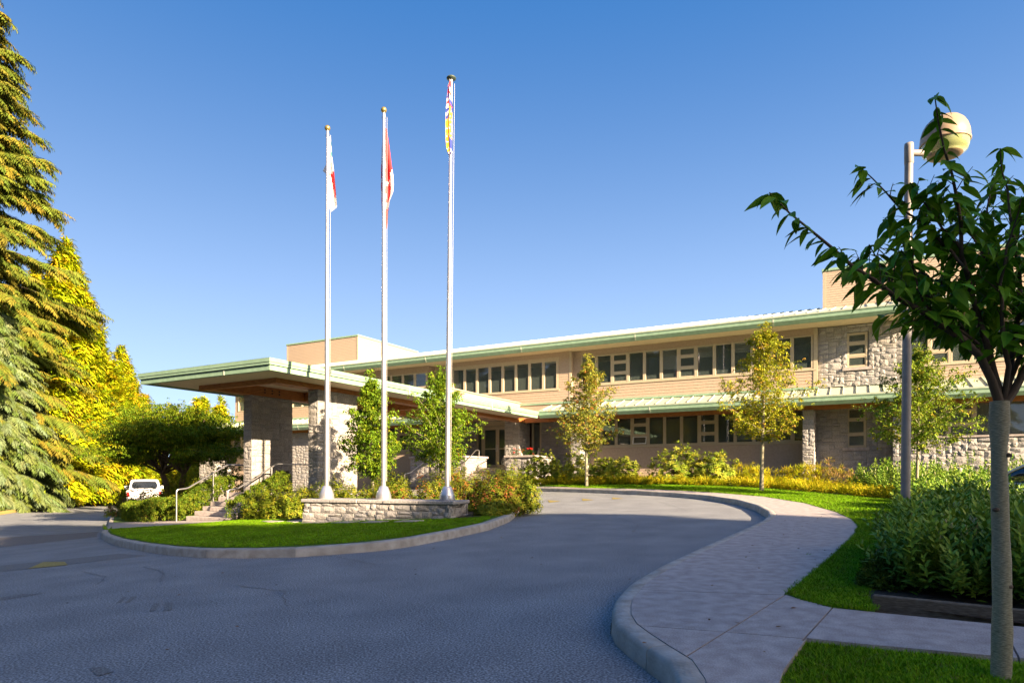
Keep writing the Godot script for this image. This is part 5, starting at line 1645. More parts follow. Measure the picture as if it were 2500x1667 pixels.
	hedge("clipped box hedge climbing the left side of the garden stairs", V([-11.6, 13.15, -9.5, 14.2, -7.6, 14.95, -6.1, 15.3, -6.0, 14.0, -6.0, 12.8]), 0.50, 0.62, 81, bx1)
	hedge("clipped box hedge climbing the right side of the garden stairs", V([-2.9, 15.35, -2.85, 14.5, -2.7, 13.6]), 0.42, 0.60, 82, bx1)
	# ---- rounded shrubs of the island
	var az := [Color(0.16, 0.20, 0.015), Color(0.11, 0.16, 0.012), Color(0.23, 0.23, 0.02)]
	var az_red := [Color(0.15, 0.18, 0.015), Color(0.12, 0.13, 0.012), Color(0.26, 0.10, 0.03), Color(0.12, 0.18, 0.012), Color(0.20, 0.20, 0.02)]
	n = 0
	for q in [
		["rounded azalea between the right stair hedge and the flag plinth", -1.9, 15.0, 0.62, 0.85, 0.62, 0],
		["light green rounded azalea left of the flag plinth", -0.75, 15.35, 0.70, 0.82, 0.55, 0],
		["dark azalea tucked behind the light green one left of the plinth", -1.0, 14.3, 0.75, 0.95, 0.7, 0],
		["azalea behind the left corner of the flag plinth", 0.5, 14.7, 0.75, 0.98, 0.7, 0],
		["azalea right behind the left flagpole collar", 1.75, 15.2, 0.72, 0.85, 0.6, 0],
		["green azalea under the bushy island tree", 2.2, 14.2, 0.8, 1.0, 0.7, 0],
		["reddish azalea between the left and middle flagpoles", 2.85, 14.9, 0.7, 0.82, 0.62, 1],
		["reddish azalea right of the middle flagpole", 4.15, 14.7, 0.72, 0.88, 0.65, 1],
		["brown tinged azalea midway between the middle and right flagpoles", 4.7, 13.9, 0.7, 0.95, 0.65, 1],
		["dark red azalea behind the right flagpole collar", 5.0, 13.2, 0.7, 1.02, 0.65, 1],
		["red tipped azalea just right of the right flagpole", 6.0, 14.35, 0.62, 0.92, 0.6, 1],
		["tall azalea at the island's right tip before the entrance steps", 5.55, 13.1, 0.62, 1.15, 0.62, 0],
		["yellow green azalea rounding off the right end of the island", 6.25, 13.75, 0.55, 0.98, 0.6, 0],
		["low spreading juniper at the plinth's right foot", 6.35, 15.35, 0.42, 0.30, 0.42, 0],
		["big leaved shrub under the canopy edge behind the island tree", 2.6, 11.6, 0.8, 1.35, 0.7, 0],
		["shrub in the dark under the canopy's right edge", 0.6, 12.2, 0.8, 1.15, 0.8, 0]]:
		shrub("azalea_shrub" if n != 13 else "juniper_shrub", q[0], "shrub", Y.call(q[1], q[2]), q[3], q[4], q[5], 110 + n, K.small, M.leaf, 950, az_red if q[6] == 1 else az, 0.95, 0.0, "rounded shrubs of the island")
		n += 1
	for q in [
		["round dark shrub at the island's left kerb, in front of the pickup", -14.6, 11.3, 1.35, 1.15, 1.2], ["reddish shrub under the maple beside the left hedge", -10.4, 12.0, 1.2, 1.65, 1.1],
		["sunlit shrub left of the stair hedge, below the canopy tip", -7.6, 12.6, 1.3, 1.6, 1.1], ["low shrub at the back of the left hedge", -12.6, 11.3, 1.2, 1.1, 1.0],
		["leafy shrub against the shaded pillar at the top of the stairs", -6.3, 11.6, 0.9, 1.5, 0.8], ["bright low shrub between the stairs and the left office wall", -8.5, 9.8, 1.2, 1.5, 0.9]]:
		shrub("garden_shrub", q[0], "shrub", Y.call(q[1], q[2]), q[3], q[4], q[5], 140 + n, K.small, M.leaf, 1300, az_red if n % 3 == 1 else az, 1.15, 0.0, "shrubs left of the stairs")
		n += 1
	# ---- rhododendrons and ground cover along the facade
	var rh := [Color(0.27, 0.33, 0.03), Color(0.19, 0.26, 0.02), Color(0.36, 0.36, 0.04)]
	n = 0
	for q in [["rhododendron beside the right entrance planter", 1.2, 2.0, 0.95, 1.35, 0.8], ["wide rhododendron behind the reddish young tree's trunk", 3.4, 2.1, 1.35, 1.3, 0.85], ["rhododendron right of the reddish young tree", 4.9, 2.3, 0.95, 1.05, 0.7], ["tallest rhododendron under the ground floor windows", 7.35, 2.0, 1.1, 1.45, 0.85], ["rhododendron right of the tallest one, leaning to the yellow ground cover", 8.7, 2.0, 1.05, 1.25, 0.8]]:
		shrub("rhododendron", q[0], "shrub", Y.call(q[1], q[2]), q[3], q[4], q[5], 170 + n, K.rhodo, M.leaf_gloss, 480, rh, 1.0, 0.35, "rhododendrons under the windows")
		n += 1
	var yl := [Color(0.42, 0.39, 0.012), Color(0.33, 0.35, 0.012), Color(0.48, 0.38, 0.02)]
	cover("ground_cover", "low yellow green ground cover along the lawn's edge before the facade", V([1.2, 3.0, 4.4, 3.6, 7.4, 3.5, 9.6, 3.4, 11.6, 4.1, 13.3, 5.4, 15.0, 6.5, 15.2, 3.2, 12.0, 1.4, 9.4, 1.2, 6.0, 2.4, 1.0, 2.2]), 55.0, 190, yl, 1.0)
	for q in [["spiky yellow shrub at the foot of the narrow stone pillar", 12.0, 1.3, 0.9, 0.85, 0.6], ["pinkish bleached shrub before the shaded stone bay", 13.1, 1.0, 0.9, 0.95, 0.6], ["yellow shrub left of the pale young tree's trunk", 10.2, 1.6, 0.8, 0.75, 0.6]]:
		shrub("golden_shrub", q[0], "shrub", Y.call(q[1], q[2]), q[3], q[4], q[5], 200 + n, K.cover, M.leaf, 320, [Color(0.34, 0.22, 0.08), Color(0.28, 0.25, 0.03)] if n == 6 else yl, 0.9, 0.6, "golden shrubs under the windows")
		n += 1
	# ---- laurels: the lit mass behind the lamp post and the dark near one
	for q in [Vector3(0.18, 0.29, 0.03), Vector3(0.14, 0.25, 0.022), Vector3(0.26, 0.36, 0.045)]:
		var sm := leaf_mat(lin(q.x, q.y, q.z), Color(0.3, 0.36, 0.14), 0.5)
		sm.vertex_color_use_as_albedo = false
		shoot_mats.append(sm)
	var la := [Color(0.18, 0.29, 0.03), Color(0.14, 0.25, 0.022), Color(0.26, 0.36, 0.045)]
	n = 0
	for q in [
		["sunlit laurel behind the lamp post nearest the stone bay", 15.2, 2.6, 1.4, 0.83, 1.1], ["sunlit laurel right of the lamp post under the low stone wall", 17.2, 2.0, 1.5, 1.08, 1.1], ["sunlit laurel mound against the low stone wall beside the dark car", 18.8, 0.8, 1.4, 1.37, 1.0],
		["laurel in light beside the thin tree trunk", 16.2, 5.4, 1.2, 0.62, 1.2], ["laurel in broken light between the thin tree and the parked cars", 16.5, 8.4, 1.0, 0.5, 1.3], ["laurel with pale flower candles right of the lamp post's foot", 16.0, 10.8, 1.0, 0.42, 1.3]]:
		laurel(q[0], Y.call(q[1], q[2]), q[3], q[4], q[5], 220 + n, la, 560, 1.25)
		n += 1
	for q in [
		["dark laurel behind the lamp post's base, candles catching light", 15.9, 13.6, 0.95, 0.42, 1.4], ["dark laurel at the bed's lawn side, shoots leaning over the grass", 15.5, 17.2, 0.55, 0.40, 1.0], ["tall dark laurel in the middle of the near bed", 15.75, 18.4, 0.80, 0.44, 1.3],
		["dark near laurel left of the cherry trunk", 14.88, 20.2, 0.50, 0.40, 1.1], ["broad dark laurel behind the cherry trunk", 15.65, 20.9, 0.72, 0.44, 1.0], ["low dark laurel shoots just behind the timber edging", 14.87, 21.8, 0.46, 0.34, 0.62], ["dark laurel at the picture's right edge behind the timber edging", 15.7, 22.2, 0.62, 0.40, 0.5]]:
		laurel(q[0], Y.call(q[1], q[2]), q[3], q[4], q[5], 240 + n, la, 560, 1.0, true)
		n += 1
	# small box seedling before the laurels
	shrub("box_seedling", "small light green box bush at the corner of the timber edging", "shrub", Y.call(14.32, 21.9), 0.20, 0.26, 0.26, 260, K.box, M.leaf, 420, [Color(0.07, 0.12, 0.012), Color(0.10, 0.15, 0.02)], 0.8)
	# ---- undergrowth beyond the left drive
	n = 0
	for q in [["young spruce bush at the road's left edge under the blue spruce", -27.6, 10.6, 1.9, 2.3], ["green bush beside the sign post on the left", -32.3, 7.2, 1.4, 1.7], ["undergrowth left of the white panels", -34.0, 6.0, 1.3, 1.8], ["hedge bush behind the pickup's left side", -34.5, 0.0, 2.2, 3.2], ["hedge bush beyond the pickup's bonnet", -36.5, -4.0, 2.4, 3.4], ["hedge bush below the maple's left boughs", -31.5, -4.5, 2.2, 3.3], ["hedge bush right of the maple's stems", -27.8, -5.5, 2.0, 3.0], ["dim bush under the hemlock", -29.2, 10.8, 2.0, 2.0]]:
		shrub("undergrowth_bush", q[0], "shrub", G(q[1], q[2], -0.1), q[3], q[4], q[3], 270 + n, K.maple, M.leaf, 1500, [Color(0.22, 0.29, 0.02), Color(0.16, 0.23, 0.015), Color(0.30, 0.30, 0.02)], 1.5, 0.0, "bushes beyond the left drive")
		n += 1
	litter()
	# ---- grass
	grass("front_grass", "short green grass of the near lawn corner", V([13.80, 24.06, 14.17, 24.06, 14.95, 24.01, 16.2, 24.15, 16.2, 25.6, 13.74, 25.6, 13.75, 24.79]), 5200.0, 301, 0.85, 0.115)
	grass("side_grass", "mown grass of the near side lawn", V([13.54, 22.6, 13.71, 22.85, 13.91, 23.02, 14.2, 23.05, 14.21, 22.8, 14.17, 22.6, 14.2, 21.36, 14.25, 19.64, 14.45, 17.48, 14.75, 15.0, 13.98, 15.0, 14.08, 16.21, 14.03, 17.79, 13.88, 19.49, 13.72, 21.11]), 3400.0, 302, 0.85)
	grass("far_grass", "sunny mown grass of the lawn before the facade", V([1.2, 2.6, 4.4, 5.0, 7.54, 5.85, 9.83, 6.98, 11.62, 8.4, 12.86, 10.56, 13.64, 13.16, 13.98, 15.0, 14.75, 15.0, 15.25, 10.0, 15.3, 6.2, 13.31, 5.13, 11.7, 3.9, 9.84, 3.1, 7.6, 3.1, 4.4, 3.2]), 420.0, 303, 1.25)
	grass("island_grass", "mown grass of the island lawn", V([-8.9, 15.9, -5.2, 17.9, -4.2, 18.3, -2.65, 19.15, -0.33, 20.15, 1.54, 20.8, 3.11, 21.22, 4.13, 21.36, 5.21, 21.26, 6.5, 20.55, 7.05, 19.7, 7.12, 18.6, 7.1, 17.26, 6.6, 15.7, 5.9, 16.3, 1.5, 16.75, 0.6, 16.2, -1.2, 15.4, -2.5, 15.5, -2.7, 16.1, -3.3, 16.7, -4.9, 18.1]), 900.0, 304, 1.05)

var shoot_mats := []

func litter() -> void:
	rng.seed = 808
	var xs := []
	var ts := []
	for i in 170:
		var p := Vector2(rng.randf_range(3.0, 14.6), rng.randf_range(12.0, 26.5))
		var d := rng.randf()
		if d < 0.45: p = right_kerb[rng.randi() % 60] + Vector2(rng.randf_range(-0.5, 1.6), rng.randf_range(-0.2, 0.2))
		var on_walk := p.x > 12.6 and p.x < 14.2
		var y := 0.158 if on_walk else 0.004
		if p.x < 7.4 and p.y < 21.4: continue
		if p.x >= 12.0 and p.x <= 12.75: continue
		if p.x > 14.2: continue
		xs.append(Transform3D(turn_basis(rng.randf() * TAU, rng.randf_range(-0.15, 0.1), rng.randf_range(-0.3, 0.3)).scaled(Vector3.ONE * rng.randf_range(0.3, 0.55)), G(p.x, p.y, y + 0.004)))
		ts.append(tint(0.16, 0.085, 0.03, 0.5))
	var st := mb()
	leaf_blade(st, Transform3D.IDENTITY, 0.085, 0.045, 0.35, -0.12, 3)
	tag(scatter("fallen_leaves", done(st), M.leaf, xs, ts, self), "few dry brown leaves lying on the drive and the footway")

func laurel(label: String, at: Vector3, rx: float, ry: float, rz: float, sd: int, cols: Array, n: int, sc: float, own := false) -> void:
	var t := shrub("laurel_shrub", label, "shrub", at, rx, ry, rz, sd, K["laurel%d" % (sd % 2)], M.leaf_gloss, n, cols, sc * 0.95, 0.72, "laurels in the right hand bed")
	rng.seed = sd + 7
	var xs := []
	var ts := []
	for i in 26:
		var a := rng.randf() * TAU
		var s := sqrt(rng.randf()) * 0.85
		xs.append(Transform3D(turn_basis(rng.randf() * TAU, rng.randf_range(-0.25, 0.25)).scaled(Vector3.ONE * sc * rng.randf_range(0.9, 1.5)), at + Vector3(cos(a) * rx * s, ry * sqrt(1.0 - s * s) * 0.98 + 0.2 * sc, sin(a) * rz * s)))
		ts.append(tint(0.42, 0.42, 0.22, 0.2))
	scatter("flower_candles", K.candle, M.leaf, xs, ts, t)
	if not own: return
	# the shoots that lean out towards the footway, one by one
	for i in 40:
		var a := rng.randf_range(0.2, 3.3)
		var s := rng.randf_range(0.75, 1.05)
		var h := rng.randf_range(0.15, 1.0)
		var p := at + Vector3(-cos(a * 0.5) * rx * s, ry * h, sin(a) * rz * s)
		put("shoot", K["laurel%d" % (i % 2)], shoot_mats[i % 3], t, Transform3D((Basis(Vector3.UP, rng.randf() * TAU) * Basis(Vector3(1, 0, 0), rng.randf_range(0.0, 0.7))).scaled(Vector3.ONE * sc * rng.randf_range(0.85, 1.25)), p))

func hedge(label: String, line: Array, w: float, h: float, sd: int, cols: Array) -> void:
	rng.seed = sd
	var pts := curve(line, 0.05)
	var at := G(pts[0].x, pts[0].y, 0.14)
	var t := thing("box_hedge", label, "hedge", at)
	var nz := FastNoiseLite.new()
	nz.seed = sd
	nz.frequency = 1.1
	var xs := []
	var ts := []
	for i in pts.size():
		var d: Vector2 = (pts[mini(i + 1, pts.size() - 1)] - pts[maxi(i - 1, 0)]).normalized()
		var nrm := Vector2(d.y, -d.x)
		var rise := 0.0
		for j in 26:
			var u := rng.randf_range(-1, 1)
			var v := rng.randf()
			if rng.randf() < 0.5: v = 1.0 - rng.randf() * 0.15
			else: u = signf(u) * (1.0 - rng.randf() * 0.18)
			var q: Vector2 = pts[i] + nrm * u * w + d * rng.randf_range(-0.05, 0.05)
			var e := 1.0 + 0.22 * nz.get_noise_2d(q.x, q.y)
			# the hedge follows the bank up to the landing
			rise = clampf((15.2 - q.y) / 1.5, 0.0, 1.0) * 0.75 if q.x > -6.5 else clampf((q.x + 9.0) / 2.5, 0.0, 1.0) * 0.15
			var round_off := 1.0 - 0.18 * u * u
			var y := v * h * e * round_off + rise * (1.0 if v > 0.3 else v / 0.3)
			xs.append(Transform3D(turn_basis(rng.randf() * TAU, rng.randf_range(-0.4, 0.4)).scaled(Vector3.ONE * rng.randf_range(0.9, 1.5)), G(q.x, q.y, 0.14) + Vector3(0, y, 0)))
			var c: Color = cols[rng.randi() % cols.size()]
			ts.append(tint(c.r, c.g, c.b, 0.25))
	scatter("foliage", K.box, M.leaf, xs, ts, t)

func cover(called: String, label: String, poly: Array, density: float, sd: int, cols: Array, sc: float) -> void:
	rng.seed = sd
	var P := PackedVector2Array(poly)
	var lo: Vector2 = poly[0]
	var hi: Vector2 = poly[0]
	for p in poly:
		lo = lo.min(p); hi = hi.max(p)
	var nz := FastNoiseLite.new()
	nz.seed = sd
	nz.frequency = 0.5
	var xs := []
	var ts := []
	for i in int((hi.x - lo.x) * (hi.y - lo.y) * density):
		var p := Vector2(rng.randf_range(lo.x, hi.x), rng.randf_range(lo.y, hi.y))
		if not in_poly(p, P): continue
		xs.append(Transform3D(turn_basis(rng.randf() * TAU, rng.randf_range(-0.35, 0.35)).scaled(Vector3.ONE * sc * rng.randf_range(0.7, 1.3) * (1.1 + 0.5 * nz.get_noise_2d(p.x, p.y))), G(p.x, p.y, 0.15 + 0.18 * rng.randf())))
		var c: Color = cols[rng.randi() % cols.size()]
		ts.append(tint(c.r, c.g, c.b, 0.25))
	var o := thing(called, label, "ground cover", G((lo.x + hi.x) * 0.5, (lo.y + hi.y) * 0.5))
	scatter("spikes", K.cover, M.leaf, xs, ts, o)
	xs = []
	ts = []
	for i in int((hi.x - lo.x) * (hi.y - lo.y) * density * 1.6):
		var p := Vector2(rng.randf_range(lo.x, hi.x), rng.randf_range(lo.y, hi.y))
		if not in_poly(p, P): continue
		var hh := 0.32 * (1.1 + 0.9 * nz.get_noise_2d(p.x * 1.7, p.y * 1.7))
		xs.append(Transform3D(turn_basis(rng.randf() * TAU, rng.randf_range(-0.5, 0.5)).scaled(Vector3.ONE * rng.randf_range(0.9, 1.6)), G(p.x, p.y, 0.15 + hh * rng.randf_range(0.3, 1.0))))
		var c: Color = cols[rng.randi() % cols.size()]
		ts.append(tint(c.r, c.g, c.b, 0.25))
	scatter("foliage", K.small, M.leaf, xs, ts, o)

func maple() -> void:
	rng.seed = 505
	var at := Vector3(-10.3, -1.65, 12.4)
	var t := thing("maple_tree", "wide spreading dark green maple with two stems beside the left drive", "tree", at)
	var st := mb()
	var tips := []
	for k in 2:
		var a := at + Vector3(-0.12 + 0.24 * k, -0.2, 0)
		var b := at + Vector3(-0.55 + 0.95 * k, 1.75, 0.1 - 0.3 * k)
		var p := bent(a, b, 0.0, 5)
		tube(st, p, taper(0.14, 0.10, 6), 10, false)
		tips.append(b)
	obj("trunk", st, M.bark, t)
	st = mb()
	var xs := []
	var ts := []
	for k in 46:
		var a: Vector3 = tips[k % 2]
		var ang := k * 2.39996
		var f := (k + 0.5) / 46.0
		var L := 3.15 * sqrt(f) * rng.randf_range(0.8, 1.08)
		var y := 1.75 * sqrt(maxf(0.0, 1.0 - f * 0.9)) + 0.75 + rng.randf_range(-0.45, 0.35) - (rng.randf_range(0.3, 1.1) if f > 0.55 and k % 2 == 0 else 0.0)
		var b := Vector3(at.x, a.y, at.z) + Vector3(cos(ang) * L, y, sin(ang) * L)
		var br := bent(a, b, 0.25, 6)
		tube(st, br, taper(0.05, 0.008, 7), 6, false)
		# flat layered pads of leaves at the limb ends
		for j in 4:
			var c: Vector3 = br[6 - j] if j < 3 else br[3]
			var pr := 0.85 - 0.12 * j
			for i in 62:
				var w := rng.randf() * TAU
				var s := sqrt(rng.randf()) * pr
				var p := c + Vector3(cos(w) * s, rng.randfn() * 0.11 - 0.12 * s * s, sin(w) * s)
				xs.append(Transform3D(turn_basis(rng.randf() * TAU, rng.randf_range(-0.3, 0.3)).scaled(Vector3.ONE * rng.randf_range(0.75, 1.2)), p))
				ts.append(tint(0.12, 0.19, 0.010, 0.35) if rng.randf() < 0.75 else tint(0.22, 0.25, 0.015, 0.3))
	obj("branches", st, M.bark, t)
	scatter("foliage", K.maple, M.leaf, xs, ts, t)

# ---------------------------------------------------------------- flag poles, lamp, plinth

const RIGHT := Vector3(0.8788, 0, -0.4772)
const DEEP := Vector3(-0.4772, 0, -0.8788)

func build_plinth() -> void:
	var t := thing("flag_plinth", "battered grey stone plinth with a capstone carrying three flagpoles", "plinth", Vector3(3.75, -1.05, 16.2))
	# plan corners, front left round to back left
	var b := [Vector2(1.62, 16.97), Vector2(5.83, 16.37), Vector2(5.64, 15.22), Vector2(1.45, 15.85)]
	var y0 := -1.16
	var y1 := -0.645
	var bat := 0.10 / 0.42
	var mid: Vector2 = (b[0] + b[2]) * 0.5
	var st := mb()
	st.set_smooth_group(-1)
	var lo := []
	var hi := []
	for p in Geometry2D.offset_polygon(PackedVector2Array(b), -0.05)[0]: lo.append(Vector3(p.x, y0, p.y))
	for p in Geometry2D.offset_polygon(PackedVector2Array(b), -0.05 - bat * (y1 - y0))[0]: hi.append(Vector3(p.x, y1, p.y))
	for k in 4: quad(st, lo[k], lo[(k + 1) % 4], hi[(k + 1) % 4], hi[k], Vector3(mid.x, -0.9, mid.y))
	quad(st, hi[0], hi[1], hi[2], hi[3], Vector3(mid.x, -0.9, mid.y))
	obj("core", st, M.mortar, t)
	for k in 3:
		var a := Vector3(b[k].x, y0, b[k].y)
		var c := Vector3(b[(k + 1) % 4].x, y0, b[(k + 1) % 4].y)
		var d := (c - a).normalized()
		var out := d.cross(Vector3.UP).normalized()
		if out.dot(Vector3((b[k] + b[(k + 1) % 4]).x * 0.5 - mid.x, 0, (b[k] + b[(k + 1) % 4]).y * 0.5 - mid.y)) < 0: out = -out
		ashlar(t, a - out * 0.03 + d * 0.05, d, (out * 1.0).normalized(), a.distance_to(c) - 0.10, y1 - y0, 500 + k, [], 0.055, 0.085, bat)
	# capstones, end to end
	var d0 := Vector3(b[1].x - b[0].x, 0, b[1].y - b[0].y)
	var L := d0.length()
	d0 = d0.normalized()
	var q0 := Vector3.UP.cross(d0)   # towards the front
	if q0.z < 0: q0 = -q0
	rng.seed = 33
	var x := -0.02
	while x < L - 0.1:
		var w := minf(rng.randf_range(0.62, 0.95), L + 0.02 - x)
		if L - x - w < 0.3: w = L + 0.02 - x
		st = mb()
		bx(st, Vector3(x + 0.005, 0, -0.98), Vector3(x + w - 0.005, 0.085, -0.06 + rng.randf_range(-0.012, 0.012)), 0.016, Transform3D(Basis(d0, Vector3.UP, q0), Vector3(b[0].x, y1, b[0].y)))
		obj("capstone", st, M.stone[rng.randi() % 5], t)
		x += w

func flagpole(label: String, at: Vector3, top: float, lean: Vector3, ball: bool) -> void:
	var t := thing("flagpole", label, "flagpole", at, "flagpoles on the stone plinth")
	var st := mb()
	lathe(st, at, [[0.185, 0.0], [0.190, 0.02], [0.185, 0.09], [0.178, 0.13], [0.165, 0.17], [0.115, 0.30], [0.10, 0.32], [0.075, 0.335], [0.06, 0.335]], 28)
	for k in 3: lathe(st, at + Vector3(0, 0.04 + k * 0.035, 0), [[0.186, -0.004], [0.193, 0.0], [0.186, 0.004]], 28)
	obj("collar", st, M.alu, t)
	st = mb()
	var pts := []
	var rr := []
	for k in 9:
		var s := k / 8.0
		pts.append(at + Vector3(0, 0.1 + (top - at.y - 0.1) * s, 0) + lean * s)
		rr.append(0.058 if s < 0.35 else lerpf(0.058, 0.036, (s - 0.35) / 0.65))
	tube(st, pts, rr, 20)
	obj("pole", st, M.alu, t)
	var tp: Vector3 = pts[8]
	st = mb()
	if ball:
		var prof := []
		for k in 11:
			var w := PI * k / 10.0
			prof.append([sin(w) * 0.073, 0.075 - cos(w) * 0.073])
		lathe(st, tp, [[0.03, -0.03], [0.03, 0.01]], 12)
		lathe(st, tp, prof, 20)
		obj("finial_ball", st, M.gold, t)
		st = mb()
		bx(st, tp + Vector3(-0.055, -0.14, -0.02), tp + Vector3(0.055, -0.07, 0.02), 0.006)
		obj("truck_pulley", st, M.steel, t)
	else:
		lathe(st, tp, [[0.03, -0.02], [0.11, 0.01], [0.115, 0.03], [0.10, 0.05], [0.03, 0.065], [0.0, 0.066]], 24)
		obj("finial_disc", st, M.darkgreen, t)
	st = mb()
	var hp := []
	for k in 9: hp.append(pts[k] + RIGHT * 0.078 + Vector3(0, -0.1 if k == 8 else 0.35 if k == 0 else 0.0, 0))
	tube(st, hp, taper(0.0035, 0.0035, 9), 5)
	obj("halyard", st, M.white_paint, t)

func flag(label: String, at: Vector3, rows: Array, which: int, seed2: float) -> void:
	# limp cloth hanging in folds beside the pole: each row is height, left edge and right edge as measured from the pole
	var N := 22
	var NR := 64
	var g := []
	for i in NR + 1:
		var v := i / float(NR) * (rows.size() - 1)
		var k := mini(int(v), rows.size() - 2)
		var f := v - k
		f = f * f * (3.0 - 2.0 * f) * 0.5 + f * 0.5
		var y := lerpf(rows[k][0], rows[k + 1][0], f)
		var l := lerpf(rows[k][1], rows[k + 1][1], f)
		var r := lerpf(rows[k][2], rows[k + 1][2], f)
		var line := []
		for j in N + 1:
			var s := j / float(N)
			var wv := sin(s * 9.0 + seed2 + y * 1.1) * 0.6 + sin(s * 17.0 + y * 2.3 + seed2 * 2.0) * 0.25
			# the sheet doubles back behind the pole
			var across := lerpf(l, r, clampf(s + 0.10 * sin(s * 12.5 + seed2 + y * 0.7), 0.0, 1.0))
			var depth := 0.085 + 0.045 * wv * minf(1.0, (r - l) * 5.0) + 0.04 * sin(PI * s)
			if which == 2: depth = -0.085 + 0.03 * wv
			line.append([at + RIGHT * across + DEEP * depth + Vector3(0, y + 0.03 * sin(s * 6.0 + seed2) * minf(1.0, i * 0.2), 0), s, 1.0 - i / float(NR)])
		g.append(line)
	var st := mb()
	st.set_smooth_group(4)
	for i in NR:
		for j in N:
			var a: Array = g[i][j]
			var b: Array = g[i][j + 1]
			var c: Array = g[i + 1][j + 1]
			var d: Array = g[i + 1][j]
			var col := cloth_colour(which, (a[1] + c[1]) * 0.5, (a[2] + c[2]) * 0.5)
			st.set_color(col)
			var behind: Vector3 = a[0] + DEEP * 2.0
			quad(st, a[0], b[0], c[0], d[0], behind)
	tag(obj("flag", st, M.cloth), label, "flag", "flags hanging limp")

func cloth_colour(which: int, s: float, v: float) -> Color:
	# s across from the left, v up from the bottom of the hanging cloth
	var white := Color(0.72, 0.71, 0.69)
	var red := Color(0.58, 0.025, 0.03)
	var blue := Color(0.03, 0.05, 0.30)
	var gold := Color(0.72, 0.40, 0.03)
	var teal := Color(0.10, 0.35, 0.32)
	if which == 0:
		if v > 0.72 and s > 0.45: return teal if fmod(v * 9.0, 1.0) < 0.45 else white
		if v < 0.53 and s > 0.55 + (0.53 - v) * 0.55 - 0.12 and v > 0.20: return red
		if v < 0.36 and v > 0.22 and s > 0.85: return red
		return white
	if which == 1:
		if v < 0.26 - s * 0.05: return red
		if s > 0.45:
			if v > 0.60 + (1.0 - s) * -0.25 and v > 0.45 + 0.28 * s * 0.5: return red
			if s < 0.66 and v > 0.43 and v < 0.52 and absf(s - 0.55) < (0.52 - v) * 1.8: return red
			if v > 0.33 and v < 0.37 and s > 0.55 and s < 0.85: return red
			if s < 0.58 and v > 0.30 and v < 0.43: return red
			return white
		if v > 0.635: return white if v < 0.87 else red
		if v > 0.51: return red
		if v > 0.485: return white
		if v > 0.39: return red
		if v > 0.31: return white
		return red
	var w := v + 0.05 * sin(s * 7.0)
	if w > 0.93: return white
	if w > 0.88: return red
	if w > 0.84: return blue
	if w > 0.805: return white
	if w > 0.775: return red
	if w > 0.725: return white
	if w > 0.675: return blue
	if w > 0.645: return white if s < 0.7 else red
	if w > 0.60: return blue if s < 0.4 or s > 0.8 else gold
	if w > 0.20:
		if s > 0.66 and w < 0.32: return blue
		if fmod(w * 14.0 + s * 3.0, 1.0) > 0.86: return white
		return gold
	var k := fmod(w * 13.0 + s * 2.2, 2.0)
	return blue if k < 1.0 else white

func build_poles() -> void:
	flagpole("left flagpole with a gold ball, a white and red flag limp on it", Vector3(2.04, -0.56, 16.46), 8.87, Vector3(0.02, 0, -0.01), true)
	flagpole("middle flagpole with a gold ball, the red and white maple leaf flag limp on it", Vector3(3.73, -0.56, 16.25), 8.98, Vector3(0.01, 0, 0), true)
	flagpole("right flagpole, tallest, flat green disc on top, blue and gold flag wrapped round it", Vector3(5.44, -0.56, 15.98), 9.46, Vector3(0.085, 0, -0.05), false)
	flag("white flag with red and a little green hanging limp on the left flagpole", Vector3(2.06, 0, 16.45), [[8.78, 0.024, 0.059], [8.54, 0.024, 0.077], [8.26, -0.024, 0.094], [8.04, -0.074, 0.133], [7.88, -0.147, 0.162], [7.78, -0.044, 0.171], [7.6, -0.018, 0.189], [7.28, 0.0, 0.221], [7.0, 0.018, 0.245], [6.88, 0.041, 0.071]], 0, 0.4)
	flag("red and white maple leaf flag hanging limp on the middle flagpole", Vector3(3.74, 0.08, 16.25), [[8.58, 0.022, 0.051], [8.36, -0.022, 0.076], [8.24, -0.056, 0.093], [8.08, -0.079, 0.118], [7.63, -0.093, 0.177], [7.37, -0.093, 0.219], [7.12, -0.09, 0.236], [6.95, -0.084, 0.225], [6.73, -0.079, 0.14], [6.45, -0.07, 0.101], [6.17, -0.056, 0.09], [6.0, -0.034, -0.008]], 1, 1.3)
	flag("blue, white and gold flag with a red top wrapped on the tallest flagpole", Vector3(5.51, 0.1, 15.94), [[9.31, -0.022, 0.005], [9.12, -0.059, 0.014], [8.85, -0.086, 0.032], [8.63, -0.113, 0.059], [8.39, -0.124, 0.041], [8.15, -0.124, 0.027], [7.88, -0.122, 0.041], [7.66, -0.108, 0.049], [7.55, -0.068, 0.049], [7.5, -0.014, 0.032]], 2, 2.2)

